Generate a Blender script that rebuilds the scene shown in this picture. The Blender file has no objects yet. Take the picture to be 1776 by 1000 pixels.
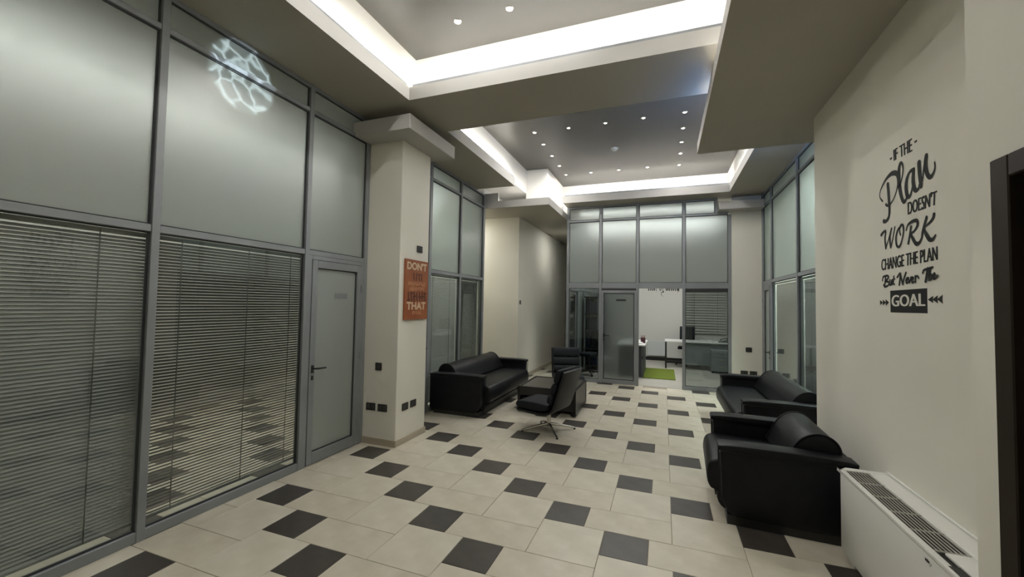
import bpy, bmesh, math, random
from mathutils import Vector, Matrix

random.seed(7)
SC = bpy.context.scene
COL = SC.collection

# ------------------------------------------------------------------ camera
F_PX = 709.3136
YAW, PITCH, ROLL = -0.356073, 0.038174, 0.017536
CAM = Vector((1.29278, -2.59838, 1.60919))


def make_camera():
    fwd = Vector((math.sin(YAW) * math.cos(PITCH), math.cos(YAW) * math.cos(PITCH), math.sin(PITCH)))
    r0 = Vector((math.cos(YAW), -math.sin(YAW), 0))
    u0 = r0.cross(fwd)
    right = math.cos(ROLL) * r0 + math.sin(ROLL) * u0
    up = -math.sin(ROLL) * r0 + math.cos(ROLL) * u0
    cd = bpy.data.cameras.new('camera')
    cd.sensor_width = 36.0
    cd.sensor_fit = 'HORIZONTAL'
    cd.lens = F_PX * 36.0 / 1776.0
    cd.clip_start = 0.02
    cd.clip_end = 100
    co = bpy.data.objects.new('camera', cd)
    m = Matrix((right, up, -fwd)).transposed().to_4x4()
    m.translation = CAM
    co.matrix_world = m
    COL.objects.link(co)
    SC.camera = co


make_camera()

# ------------------------------------------------------------------ world, exposure, light levels
W = bpy.data.worlds.new('world')
SC.world = W
W.use_nodes = True
W.node_tree.nodes['Background'].inputs[0].default_value = (0.6, 0.7, 0.85, 1)
W.node_tree.nodes['Background'].inputs[1].default_value = 0.02
SC.view_settings.view_transform = 'Standard'
SC.view_settings.look = 'None'
SC.view_settings.gamma = 1.0
SC.view_settings.exposure = 0.0
SC.view_settings.use_curve_mapping = False
cy = SC.cycles
cy.use_denoising = True
cy.max_bounces = 10
cy.diffuse_bounces = 5
cy.glossy_bounces = 4
cy.transmission_bounces = 4
cy.transparent_max_bounces = 16
cy.sample_clamp_indirect = 25.0
cy.caustics_reflective = False
cy.caustics_refractive = False

LED_E = 175.0            # cove LED strips
TRAY_E = 170.0            # strip in the low tray on the right
ADDED_NET_W = 1700.0           # added unseen light that throws the net pattern
SPOT_W = 12.5           # each recessed spot
LENS_E = 30.0           # its visible lens
COOL_FILL_W = 170.0             # added cool strip that tints the ceiling blue

# ------------------------------------------------------------------ materials
def mat(name, col, rough=0.6, metal=0.0, spec=0.5):
    m = bpy.data.materials.new(name)
    m.use_nodes = True
    b = m.node_tree.nodes['Principled BSDF']
    b.inputs['Base Color'].default_value = (*col, 1)
    b.inputs['Roughness'].default_value = rough
    b.inputs['Metallic'].default_value = metal
    b.inputs['Specular IOR Level'].default_value = spec
    return m


def tex(m, scale, c0, c1, detail=4, bump=0.0, kind='noise', rough=None, bscale=None, stretch=None):
    nt = m.node_tree
    b = nt.nodes['Principled BSDF']
    tc = nt.nodes.new('ShaderNodeTexCoord')
    src = tc.outputs['Object']
    if stretch:
        mp = nt.nodes.new('ShaderNodeMapping')
        mp.inputs['Scale'].default_value = stretch
        nt.links.new(src, mp.inputs[0])
        src = mp.outputs[0]
    n = nt.nodes.new('ShaderNodeTexNoise')
    n.inputs['Scale'].default_value = scale
    n.inputs['Detail'].default_value = detail
    nt.links.new(src, n.inputs['Vector'])
    r = nt.nodes.new('ShaderNodeValToRGB')
    r.color_ramp.elements[0].position = 0.35
    r.color_ramp.elements[1].position = 0.68
    r.color_ramp.elements[0].color = (*c0, 1)
    r.color_ramp.elements[1].color = (*c1, 1)
    nt.links.new(n.outputs['Fac'], r.inputs[0])
    nt.links.new(r.outputs[0], b.inputs['Base Color'])
    if bump:
        n2 = nt.nodes.new('ShaderNodeTexNoise')
        n2.inputs['Scale'].default_value = bscale or scale * 6
        n2.inputs['Detail'].default_value = 3
        nt.links.new(src, n2.inputs['Vector'])
        bp = nt.nodes.new('ShaderNodeBump')
        bp.inputs['Strength'].default_value = bump
        bp.inputs['Distance'].default_value = 0.004
        nt.links.new(n2.outputs['Fac'], bp.inputs['Height'])
        nt.links.new(bp.outputs[0], b.inputs['Normal'])
    return m


def emit(name, col, strength):
    m = bpy.data.materials.new(name)
    m.use_nodes = True
    nt = m.node_tree
    nt.nodes.clear()
    o = nt.nodes.new('ShaderNodeOutputMaterial')
    e = nt.nodes.new('ShaderNodeEmission')
    e.inputs[0].default_value = (*col, 1)
    e.inputs[1].default_value = strength
    nt.links.new(e.outputs[0], o.inputs[0])
    return m


def glass_clear(name, tint=(0.93, 0.955, 0.945), ior=1.5, gloss=1.0):
    m = bpy.data.materials.new(name)
    m.use_nodes = True
    nt = m.node_tree
    nt.nodes.clear()
    o = nt.nodes.new('ShaderNodeOutputMaterial')
    t = nt.nodes.new('ShaderNodeBsdfTransparent')
    t.inputs[0].default_value = (*tint, 1)
    g = nt.nodes.new('ShaderNodeBsdfGlossy')
    g.inputs['Color'].default_value = (gloss, gloss, gloss, 1)
    g.inputs['Roughness'].default_value = 0.01
    fr = nt.nodes.new('ShaderNodeFresnel')
    ge = nt.nodes.new('ShaderNodeNewGeometry')
    ma = nt.nodes.new('ShaderNodeMath')
    ma.operation = 'MULTIPLY_ADD'
    nt.links.new(ge.outputs['Backfacing'], ma.inputs[0])
    ma.inputs[1].default_value = 1.0 / ior - ior
    ma.inputs[2].default_value = ior
    nt.links.new(ma.outputs[0], fr.inputs['IOR'])
    mx = nt.nodes.new('ShaderNodeMixShader')
    nt.links.new(fr.outputs[0], mx.inputs[0])
    nt.links.new(t.outputs[0], mx.inputs[1])
    nt.links.new(g.outputs[0], mx.inputs[2])
    nt.links.new(mx.outputs[0], o.inputs[0])
    return m


def glass_frosted(name, col, rough, clear, ior=1.6, blur=.62, tint=(.93, .98, .955)):
    """satin film on glass: a glossy diffuse face plus blurred see-through"""
    m = bpy.data.materials.new(name)
    m.use_nodes = True
    nt = m.node_tree
    b = nt.nodes['Principled BSDF']
    b.inputs['Base Color'].default_value = (*col, 1)
    b.inputs['Roughness'].default_value = rough
    b.inputs['IOR'].default_value = ior
    b.inputs['Specular IOR Level'].default_value = 0.5
    o = nt.nodes['Material Output']
    g = nt.nodes.new('ShaderNodeBsdfRefraction')
    g.inputs['Color'].default_value = (*tint, 1)
    g.inputs['Roughness'].default_value = blur
    g.inputs['IOR'].default_value = 1.33
    mx = nt.nodes.new('ShaderNodeMixShader')
    mx.inputs[0].default_value = clear
    nt.links.new(b.outputs[0], mx.inputs[1])
    nt.links.new(g.outputs[0], mx.inputs[2])
    nt.links.new(mx.outputs[0], o.inputs[0])
    return m


M = {}
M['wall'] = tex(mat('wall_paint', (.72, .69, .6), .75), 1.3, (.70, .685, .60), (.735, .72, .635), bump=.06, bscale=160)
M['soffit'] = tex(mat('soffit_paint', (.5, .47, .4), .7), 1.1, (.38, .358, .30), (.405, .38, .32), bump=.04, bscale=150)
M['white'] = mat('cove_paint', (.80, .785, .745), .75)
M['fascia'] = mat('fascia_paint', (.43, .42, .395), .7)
M['ceil'] = mat('satin_ceiling', (.072, .069, .063), .42, 0, .3)
M['alu'] = tex(mat('grey_aluminium', (.25, .265, .28), .42, 0.2), 3, (.235, .25, .262), (.265, .28, .292))
M['gasket'] = mat('gasket_rubber', (.03, .032, .034), .6)
M['frost'] = glass_frosted('frosted_film_glass', (.33, .36, .342), .28, .45, 2.0)
M['frost_door'] = glass_frosted('frosted_door_glass', (.37, .405, .39), .42, .35, 1.7)
M['hazy'] = glass_frosted('hazy_door_glass', (.17, .19, .185), .3, .65, 1.5, .3, (.68, .72, .71))
M['glass'] = glass_clear('clear_glass')
M['glass_far'] = glass_clear('tinted_glass', (.66, .70, .69))
M['blind'] = mat('blind_slat_grey', (.24, .24, .225), .45)
M['blind_dark'] = mat('blind_slat_light', (.13, .135, .128), .45)
M['blind_r'] = mat('blind_slat_dim', (.13, .135, .13), .5)
M['blind_w'] = mat('blind_slat_white', (.55, .56, .54), .5)
M['cord'] = mat('blind_cord', (.10, .10, .095), .7)
M['leather'] = tex(mat('black_leather', (.005, .0055, .007),   .42, 0, .24), 8, (.004, .0045, .006), (.007, .0075, .0095), bump=.25, bscale=90)
M['fabric'] = tex(mat('black_fabric', (.008, .010, .013), .7, 0, .25), 30, (.007, .009, .012), (.011, .0135, .017), bump=.3, bscale=220)
M['piping'] = mat('leather_piping', (.009, .0095, .011), .4, 0, .35)
M['chrome'] = mat('chrome', (.62, .60, .56), .2, 1.0)
M['table'] = tex(mat('dark_table_veneer', (.015, .013, .012), .35), 5, (.009, .008, .0075), (.016, .014, .013), stretch=(1, 12, 1))
M['table_top'] = tex(mat('brown_table_top', (.1, .085, .07), .3), 5, (.075, .066, .056), (.10, .088, .074), stretch=(1, 10, 1))
M['tile_l'] = tex(mat('cream_tile', (.66, .60, .50), .33, 0, .45), 5, (.585, .545, .44), (.675, .635, .53), detail=8)
M['tile_m'] = tex(mat('cream_tile_warm', (.62, .56, .46), .34, 0, .45), 6, (.56, .515, .41), (.645, .60, .49), detail=8)
M['tile_d'] = tex(mat('dark_tile', (.06, .053, .046), .36, 0, .45), 9, (.052, .046, .04), (.072, .063, .055), detail=6)
M['grout'] = mat('grout', (.30, .26, .20), .9)
M['skirt'] = mat('beige_skirting', (.42, .37, .29), .4)
M['plug'] = mat('dark_plate', (.02, .02, .02), .35)
M['plug_in'] = mat('dark_insert', (.045, .045, .042), .3)
M['black'] = mat('black_plastic', (.012, .012, .012), .4)
M['wood'] = tex(mat('dark_door_wood', (.02, .014, .008), .5, 0, .2), 6, (.015, .010, .006), (.028, .02, .012), stretch=(1, 1, .08))
M['brown_dark'] = mat('dark_door_leaf', (.008, .006, .005), .5)
M['fan'] = mat('white_enamel', (.70, .70, .655), .32)
M['fan_slot'] = mat('grille_dark', (.022, .02, .016), .7)
M['fan_slat'] = mat('grille_beige', (.40, .385, .33), .5)
M['sign'] = tex(mat('rust_sign_board', (.3, .09, .03), .55), 4, (.25, .065, .018), (.33, .105, .032), detail=6)
M['sign_cream'] = mat('sign_cream', (.62, .47, .31), .6)
M['sign_tan'] = mat('sign_tan', (.52, .25, .12), .6)
M['sign_dark'] = mat('sign_dark', (.085, .018, .007), .6)
M['decal'] = mat('decal_vinyl', (.014, .016, .015), .65, 0, .2)
M['decal_text'] = mat('decal_pale', (.70, .68, .60), .6)
M['lens'] = emit('spot_lens', (1, .97, .9), LENS_E)
M['led'] = emit('led_strip', (1, .975, .93), LED_E)
M['led_tray'] = emit('led_strip_tray', (1, .975, .94), TRAY_E)
M['led_corner'] = emit('led_strip_corner', (1, .975, .94), 28.0)
M['cool_fill'] = emit('added_cool_fill', (.2, .45, 1.0), COOL_FILL_W)
M['fill_far'] = emit('added_lamp_far', (1, .99, .96), 9.5)  # glow of the unseen lamps added to brighten offices and corridor
M['fill_right'] = emit('added_lamp_right', (.86, 1, .94), 90.0)
M['fill_left'] = emit('added_lamp_left', (1, .975, .92), 12.0)
M['fill_sofa'] = emit('added_lamp_sofa', (.95, 1, .97), 40.0)
M['fill_cor'] = emit('added_lamp_corridor', (1, .97, .92), 55.0)
M['dev_white'] = mat('white_plastic', (.7, .69, .66), .4)
M['rug'] = tex(mat('green_rug', (.11, .15, .01), .95), 60, (.085, .125, .006), (.16, .21, .018), bump=.8, bscale=200)
M['office_floor'] = tex(mat('office_floor', (.40, .39, .34), .35), 3, (.37, .36, .315), (.43, .415, .365))
M['office_wall'] = mat('office_wall', (.56, .555, .52), .8)
M['office_dim'] = mat('office_dim_wall', (.62, .62, .58), .8)
M['desk_top'] = mat('white_desk_top', (.70, .70, .68), .35)
M['desk_dark'] = mat('dark_desk_panel', (.035, .042, .045), .5)
M['desk_grey'] = mat('grey_desk_panel', (.20, .22, .22), .5)
M['radiator'] = mat('radiator_enamel', (.50, .535, .52), .4)
M['purple'] = mat('plum_plastic', (.08, .02, .035), .35)
M['paper'] = mat('paper', (.65, .66, .64), .7)
M['binder'] = mat('blue_binder', (.02, .03, .07), .5)
M['binder2'] = mat('grey_binder', (.12, .13, .13), .5)

# ------------------------------------------------------------------ mesh helpers
def nb():
    return bmesh.new()


def box(bm, a, b, bev=0.0, seg=1, mi=0):
    x0, x1 = sorted((a[0], b[0])); y0, y1 = sorted((a[1], b[1])); z0, z1 = sorted((a[2], b[2]))
    vs = [bm.verts.new(p) for p in ((x0, y0, z0), (x1, y0, z0), (x1, y1, z0), (x0, y1, z0),
                                    (x0, y0, z1), (x1, y0, z1), (x1, y1, z1), (x0, y1, z1))]
    fs = [bm.faces.new([vs[i] for i in q]) for q in ((0, 3, 2, 1), (4, 5, 6, 7), (0, 1, 5, 4), (1, 2, 6, 5), (2, 3, 7, 6), (3, 0, 4, 7))]
    for f in fs:
        f.material_index = mi
    if bev > 0:
        es = list({e for f in fs for e in f.edges})
        bmesh.ops.bevel(bm, geom=es, offset=bev, segments=seg, profile=0.5, affect='EDGES', clamp_overlap=True)
    return vs


def tube(bm, pts, r, n=10, cap=True):
    pts = [Vector(p) for p in pts]
    rs = r if isinstance(r, (list, tuple)) else [r] * len(pts)
    rings = []
    prev = None
    for i, p in enumerate(pts):
        d = (pts[min(i + 1, len(pts) - 1)] - pts[max(i - 1, 0)]).normalized()
        a = prev if prev is not None else (Vector((0, 0, 1)) if abs(d.z) < .9 else Vector((1, 0, 0)))
        s = d.cross(a)
        if s.length < 1e-5:
            s = d.cross(Vector((0, 1, 0)))
        s.normalize()
        t = s.cross(d).normalized()
        prev = t
        rings.append([bm.verts.new(p + rs[i] * (math.cos(2 * math.pi * k / n) * s + math.sin(2 * math.pi * k / n) * t)) for k in range(n)])
    for a, b in zip(rings, rings[1:]):
        for k in range(n):
            bm.faces.new((a[k], a[(k + 1) % n], b[(k + 1) % n], b[k]))
    if cap:
        bm.faces.new(rings[0][::-1]); bm.faces.new(rings[-1])


def disc(bm, c, r, h, n=20, r2=None):
    """short vertical cylinder / cone from z=c.z up h"""
    r2 = r if r2 is None else r2
    a = [bm.verts.new((c[0] + r * math.cos(2 * math.pi * k / n), c[1] + r * math.sin(2 * math.pi * k / n), c[2])) for k in range(n)]
    b = [bm.verts.new((c[0] + r2 * math.cos(2 * math.pi * k / n), c[1] + r2 * math.sin(2 * math.pi * k / n), c[2] + h)) for k in range(n)]
    for k in range(n):
        bm.faces.new((a[k], a[(k + 1) % n], b[(k + 1) % n], b[k]))
    bm.faces.new(a[::-1]); bm.faces.new(b)


def prism(bm, prof, lo, hi, axis='y', bev=0.0, seg=2):
    """closed profile [(p,q)] extruded along axis; axis y: (x,z); axis x: (y,z); axis z: (x,y)"""
    def P(p, t):
        return {'y': (p[0], t, p[1]), 'x': (t, p[0], p[1]), 'z': (p[0], p[1], t)}[axis]
    a = [bm.verts.new(P(p, lo)) for p in prof]
    b = [bm.verts.new(P(p, hi)) for p in prof]
    n = len(prof)
    fs = []
    for k in range(n):
        fs.append(bm.faces.new((a[k], a[(k + 1) % n], b[(k + 1) % n], b[k])))
    fa = bm.faces.new(a[::-1]); fb = bm.faces.new(b)
    bmesh.ops.recalc_face_normals(bm, faces=fs + [fa, fb])
    if bev > 0:
        es = list(fa.edges) + list(fb.edges)
        bmesh.ops.bevel(bm, geom=es, offset=bev, segments=seg, profile=0.5, affect='EDGES', clamp_overlap=True)


def smooth_prof(pts, it=2):
    """Chaikin corner cutting of a closed profile"""
    for _ in range(it):
        out = []
        for i in range(len(pts)):
            a = pts[i]; b = pts[(i + 1) % len(pts)]
            out.append((a[0] * .75 + b[0] * .25, a[1] * .75 + b[1] * .25))
            out.append((a[0] * .25 + b[0] * .75, a[1] * .25 + b[1] * .75))
        pts = out
    return pts


def obj(name, bm, m, parent=None, smooth=False, angle=40):
    me = bpy.data.meshes.new(name)
    bm.normal_update()
    bm.to_mesh(me)
    bm.free()
    for k in (m if isinstance(m, (list, tuple)) else [m]):
        me.materials.append(M[k])
    if smooth:
        me.polygons.foreach_set('use_smooth', [True] * len(me.polygons))
        me.set_sharp_from_angle(angle=math.radians(angle))
    o = bpy.data.objects.new(name, me)
    COL.objects.link(o)
    if parent is not None:
        o.parent = parent
    return o


def bobj(name, a, b, m, parent=None, bev=0.0, seg=1):
    bm = nb()
    box(bm, a, b, bev, seg)
    return obj(name, bm, m, parent)


def tag(o, label, cat, group=None, kind=None):
    o['label'] = label
    o['category'] = cat
    if group:
        o['group'] = group
    if kind:
        o['kind'] = kind
    return o


def thing(name, label, cat, loc=(0, 0, 0), rotz=0.0, group=None):
    o = bpy.data.objects.new(name, None)
    o.empty_display_size = .1
    COL.objects.link(o)
    o.location = loc
    o.rotation_euler = (0, 0, rotz)
    return tag(o, label, cat, group)


def struct(name, bm, m, label, cat):
    o = obj(name, bm, m)
    return tag(o, label, cat, kind='structure')


def dup(root, loc, rotz, label, group=None):
    r = root.copy(); COL.objects.link(r)
    r.location = loc; r.rotation_euler = (0, 0, rotz); r['label'] = label
    if group:
        r['group'] = group
    for ch in list(root.children):
        c = ch.copy(); COL.objects.link(c); c.parent = r
        for g in list(ch.children):
            d = g.copy(); COL.objects.link(d); d.parent = c
    return r


def text_mesh(s):
    cu = bpy.data.curves.new('lettering', 'FONT')
    cu.body = s
    cu.align_x = 'LEFT'
    cu.resolution_u = 3
    o = bpy.data.objects.new('lettering', cu)
    COL.objects.link(o)
    dg = bpy.context.evaluated_depsgraph_get()
    me = o.evaluated_get(dg).to_mesh()
    vs = [(v.co.x, v.co.y) for v in me.vertices]
    fs = [tuple(p.vertices) for p in me.polygons]
    o.evaluated_get(dg).to_mesh_clear()
    bpy.data.objects.remove(o)
    bpy.data.curves.remove(cu)
    return vs, fs


def text_quad(bm, s, quad, off, mapper, mi=0, fat=0.0):
    """letters of s bilinearly fitted into quad (bl, br, tr, tl), mapper((p,q),off)->xyz"""
    vs, fs = text_mesh(s)
    x0 = min(v[0] for v in vs); x1 = max(v[0] for v in vs)
    y0 = min(v[1] for v in vs); y1 = max(v[1] for v in vs)
    nv = []
    for x, y in vs:
        u = (x - x0) / (x1 - x0); w = (y - y0) / (y1 - y0)
        p = [(1 - w) * ((1 - u) * quad[0][k] + u * quad[1][k]) + w * ((1 - u) * quad[3][k] + u * quad[2][k]) for k in (0, 1)]
        nv.append(bm.verts.new(mapper(p, off)))
    for f in fs:
        try:
            g = bm.faces.new([nv[i] for i in f])
            g.material_index = mi
        except ValueError:
            pass


def catmull(pts, ws, n=5):
    out = []; wo = []
    for i in range(len(pts) - 1):
        p0 = pts[max(i - 1, 0)]; p1 = pts[i]; p2 = pts[i + 1]; p3 = pts[min(i + 2, len(pts) - 1)]
        for k in range(n):
            t = k / n
            q = [0.5 * (2 * p1[a] + (p2[a] - p0[a]) * t + (2 * p0[a] - 5 * p1[a] + 4 * p2[a] - p3[a]) * t * t + (-p0[a] + 3 * p1[a] - 3 * p2[a] + p3[a]) * t ** 3) for a in (0, 1)]
            out.append(tuple(q)); wo.append(ws[i] * (1 - t) + ws[i + 1] * t)
    out.append(pts[-1]); wo.append(ws[-1])
    return out, wo


def stroke(bm, pts, ws, off, mapper, mi=0, wk=1.0):
    p, w = catmull(pts, ws)
    L = []
    for i in range(len(p)):
        a = p[max(i - 1, 0)]; b = p[min(i + 1, len(p) - 1)]
        dx, dy = b[0] - a[0], b[1] - a[1]
        l = math.hypot(dx, dy) or 1
        nx, ny = -dy / l, dx / l
        h = w[i] * wk / 2
        L.append((bm.verts.new(mapper((p[i][0] + nx * h, p[i][1] + ny * h), off)), bm.verts.new(mapper((p[i][0] - nx * h, p[i][1] - ny * h), off))))
    for a, b in zip(L, L[1:]):
        f = bm.faces.new((a[0], a[1], b[1], b[0]))
        f.material_index = mi
    # round ends
    for e, s in ((0, -1), (-1, 1)):
        c = p[e]; r = w[e] * wk / 2
        ring = [bm.verts.new(mapper((c[0] + r * math.cos(t), c[1] + r * math.sin(t)), off * 1.02)) for t in [2 * math.pi * k / 10 for k in range(10)]]
        f = bm.faces.new(ring)
        f.material_index = mi

# ================================================================== FLOOR
bm = nb()
box(bm, (-6.2, -4.6, -.12), (6.6, 11.2, -.004))
floor = struct('floor', bm, 'grout', 'tiled hall floor of cream and dark brown rectangles', 'floor')
T = .3


def tile_bm(w, d, bm=None, ox=0, oy=0, mi=0):
    own = bm is None
    bm = nb() if own else bm
    g = .0017; i = .0035
    lo = [(g, g), (w - g, g), (w - g, d - g), (g, d - g)]
    hi = [(i, i), (w - i, i), (w - i, d - i), (i, d - i)]
    a = [bm.verts.new((ox + p[0], oy + p[1], -.009)) for p in lo]
    m_ = [bm.verts.new((ox + p[0], oy + p[1], -.0018)) for p in lo]
    b = [bm.verts.new((ox + p[0], oy + p[1], 0)) for p in hi]
    for k in range(4):
        for q in ((a[k], a[(k + 1) % 4], m_[(k + 1) % 4], m_[k]), (m_[k], m_[(k + 1) % 4], b[(k + 1) % 4], b[k])):
            bm.faces.new(q).material_index = mi
    bm.faces.new(b).material_index = mi
    return bm


def tile_mesh(name, w, d, m):
    bm = tile_bm(w, d)
    bm.normal_update()
    me = bpy.data.meshes.new(name)
    bm.to_mesh(me); bm.free()
    me.materials.append(M[m])
    return me


TM = {'d': tile_mesh('dark_tile', T, T, 'tile_d'), 'r': tile_mesh('oblong_tile', 2 * T, T, 'tile_m'), 's': tile_mesh('square_tile', 1.5 * T, 1.5 * T, 'tile_l')}
TN = {'d': 'dark_tile', 'r': 'oblong_tile', 's': 'square_tile'}
rest = nb()
for a in range(-16, 17):
    for b in range(-24, 16):
        lx = a * 1.5; ly = a + 3.5 * b
        for k, x, y, w, d in (('d', lx * T, -(ly + 1) * T, T, T), ('r', (lx + 1) * T, -(ly + 1) * T, 2 * T, T), ('s', lx * T, -(ly + 2.5) * T, 1.5 * T, 1.5 * T)):
            cx, cyy = x + w / 2, y + d / 2
            hall = (-2.05 < cx < 2.72 and -1.35 < cyy < 6.16) or (2.72 <= cx < 3.05 and 2.0 < cyy < 6.16) or (-1.75 < cx < -.6 and 6.16 <= cyy < 8.6)
            off = (-5.2 < cx <= -2.05 and -4.3 < cyy < 5.5) or (-2.05 < cx < 2.9 and -4.3 < cyy <= -1.35) or (3.05 <= cx < 6.2 and 2.0 < cyy < 8) or (-1.75 < cx < -.6 and 8.6 <= cyy < 10.7)
            if hall:
                o = bpy.data.objects.new(TN[k], TM[k])
                o.location = (x, y, random.uniform(-.0004, .0003))
                COL.objects.link(o)
                o.parent = floor
            elif off:
                tile_bm(w, d, rest, x, y, 'drs'.index(k))
o = obj('distant_tiles', rest, ['tile_d', 'tile_m', 'tile_l'], floor)
o['kind'] = 'stuff'

# ================================================================== CEILING
ZS = 3.73      # soffit underside
ZL = 3.87      # top of the lip
ZC = 4.35      # recessed ceilings
bm = nb()
box(bm, (-2.2, -4.6, ZC), (3.4, 6.9, ZC + .12))
ceiling = struct('ceiling', bm, 'ceil', 'grey satin recessed ceiling with two lit trays', 'ceiling')


def part(name, a, b, m, parent=ceiling, bev=0.0):
    return bobj(name, a, b, m, parent, bev)


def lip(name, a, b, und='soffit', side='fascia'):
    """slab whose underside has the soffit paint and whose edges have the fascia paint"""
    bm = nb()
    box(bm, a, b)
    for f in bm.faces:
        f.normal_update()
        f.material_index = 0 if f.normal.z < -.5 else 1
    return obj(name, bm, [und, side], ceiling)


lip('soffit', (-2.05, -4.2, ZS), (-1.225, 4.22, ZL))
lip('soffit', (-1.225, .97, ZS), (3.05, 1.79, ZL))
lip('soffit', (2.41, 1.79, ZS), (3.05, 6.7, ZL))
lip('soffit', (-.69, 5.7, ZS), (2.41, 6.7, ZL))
part('cove_wall', (-1.46, -4.2, ZL), (-1.35, 1.26, ZC), 'white')
part('cove_wall', (-1.46, 1.26, ZL), (3.05, 1.58, ZC), 'white')
part('cove_wall', (-1.46, 1.58, ZL), (-1.35, 6.62, ZC), 'white')
part('cove_wall', (2.5, 1.58, ZL), (2.6, 6.7, ZC), 'white')
part('cove_wall', (-2.1, 6.62, 3.5), (2.6, 6.75, ZC), 'white')
part('cove_wall', (-2.15, 4.22, 3.5), (-2.02, 6.7, ZC), 'white')
part('tray_roof', (-2.02, 4.22, ZL), (-1.46, 6.62, ZL + .05), 'white')
# duct box standing in the corner of the far tray
part('duct_box', (-1.36, 5.25, 3.52), (-.90, 6.62, ZC), 'white', bev=.012)
# low bulkhead over the corridor
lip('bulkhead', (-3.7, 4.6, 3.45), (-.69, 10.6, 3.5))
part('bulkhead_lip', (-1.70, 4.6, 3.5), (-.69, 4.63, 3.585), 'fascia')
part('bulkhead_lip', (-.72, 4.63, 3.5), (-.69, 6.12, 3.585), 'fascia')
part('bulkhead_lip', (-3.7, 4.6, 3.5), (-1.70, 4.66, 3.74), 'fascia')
# low tray along the right wall
lip('low_tray', (1.66, -4.2, 3.43), (3.05, 2.66, 3.47), 'soffit', 'fascia')
part('tray_lip', (1.66, -4.2, 3.47), (1.685, 2.66, 3.56), 'fascia')
part('tray_lip', (1.685, 2.635, 3.47), (3.05, 2.66, 3.50), 'fascia')
part('tray_wall', (2.05, -4.2, 3.47), (2.15, .97, ZC), 'white')
part('tray_hanger', (1.70, 1.22, 3.47), (1.78, 1.50, ZS), 'soffit')


def led(p, q, d, m='led'):
    """strip from p to q lying in an added L shaped shield that opens towards d (unit x or y)"""
    z = p[2]
    def bx(name, n0, n1, z0, z1, mm, par):
        if d[0]:
            a = (p[0] + d[0] * n0, p[1], z + z0); b = (p[0] + d[0] * n1, q[1], z + z1)
        else:
            a = (p[0], p[1] + d[1] * n0, z + z0); b = (q[0], p[1] + d[1] * n1, z + z1)
        return bobj(name, a, b, mm, par)
    c = bx('led_shield', -.004, 0, 0, .030, 'alu', ceiling)  # unseen channel and hood, added to keep strip light off the ceiling
    bx('shield_hood', -.004, .005, .030, .034, 'alu', c)
    bx('led_strip', 0, .004, .004, .026, m, c)


led((-1.245, -4.1, ZL), (-1.245, .95, ZL), (-1, 0))
led((-1.20, .99, ZL), (2.7, .99, ZL), (0, 1))
led((-1.245, 1.82, ZL), (-1.245, 4.2, ZL), (-1, 0))
led((-1.2, 1.77, ZL), (2.4, 1.77, ZL), (0, -1))
led((2.43, 1.8, ZL), (2.43, 5.68, ZL), (1, 0))
led((-.66, 5.73, ZL), (2.44, 5.73, ZL), (0, 1))
led((-1.66, 4.65, 3.5), (-.75, 4.65, 3.5), (0, 1), 'led_corner')
led((-.735, 4.70, 3.5), (-.735, 6.08, 3.5), (-1, 0), 'led_corner')
led((1.70, -4.0, 3.47), (1.70, 1.15, 3.47), (1, 0), 'led_tray')
led((1.70, 1.6, 3.47), (1.70, 2.6, 3.47), (1, 0), 'led_tray')
bobj('added_cool_fill', (1.75, 2.52, 3.47), (2.4, 2.56, 3.51), 'cool_fill', ceiling)  # unseen strip added in the tray for the blue tint above

# ================================================================== WALLS
def wall(name, boxes, m, label):
    bm = nb()
    for a, b in boxes:
        box(bm, a, b)
    return struct(name, bm, m, label, 'wall')


wall_right = wall('wall_right', [((2.63, -.7, 0), (3.1, 2.0, 3.45))], 'wall', 'cream wall with the dark quotation lettering')
wall_near = wall('wall_right_near', [((2.3, -.835, 0), (2.9, -.7, 3.45)), ((2.3, -1.80, 2.09), (2.9, -.835, 3.45)), ((2.3, -4.2, 0), (2.9, -1.80, 3.45)), ((2.86, -1.8, 0), (2.9, -.835, 2.09))], 'wall', 'cream wall end with the dark door frame at right edge')
wall_back = wall('wall_back', [((-5.2, -4.4, 0), (3.1, -4.2, 4.4))], 'wall', 'plain cream wall behind the viewer')
wall_cor = wall('wall_left_corridor', [((-4.0, 5.5, 0), (-1.58, 10.6, 3.45))], 'wall', 'cream corridor walls meeting at a corner behind the sofa')
wall_end = wall('wall_corridor_end', [((-1.58, 10.4, 0), (-.69, 10.6, 3.45))], 'wall', 'cream wall closing the corridor')
wall_cl = wall('wall_corridor_left', [((-4.1, 4.4, 0), (-4.0, 5.5, 3.5)), ((-4.0, 4.5, 0), (-2.05, 4.6, 3.74))], 'wall', 'cream wall of the side passage')
wall_lo = wall('wall_office_left', [((-5.3, -4.2, 0), (-5.2, 4.5, 3.8)), ((-5.2, 2.38, 0), (-2.05, 2.5, 3.8)), ((-5.3, -4.2, 3.8), (-2.05, 4.6, 3.9))], 'office_dim', 'dim walls of the offices behind the left glazing')
wall_fo = wall('wall_office_far', [((-.9, 10.5, 0), (4.0, 10.65, 3.9))], 'office_wall', 'white back wall of the office behind the far glazing')
wall('wall_office_far_right', [((3.06, 6.45, 0), (3.2, 10.5, 3.8))], 'office_wall', 'white right hand wall of the far office')
wall('ceiling_office', [((-.69, 6.22, 3.74), (3.2, 10.5, 3.84))], 'office_wall', 'white ceiling of the far office')
wall_ro = wall('wall_office_right', [((5.6, 1.9, 0), (5.75, 6.6, 3.9)), ((3.1, 1.85, 0), (5.6, 2.0, 3.9)), ((3.2, 6.45, 0), (5.6, 6.6, 3.9)), ((3.1, 1.9, 3.74), (5.6, 6.6, 3.84))], 'office_wall', 'white walls of the office behind the right glazing')
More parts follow.
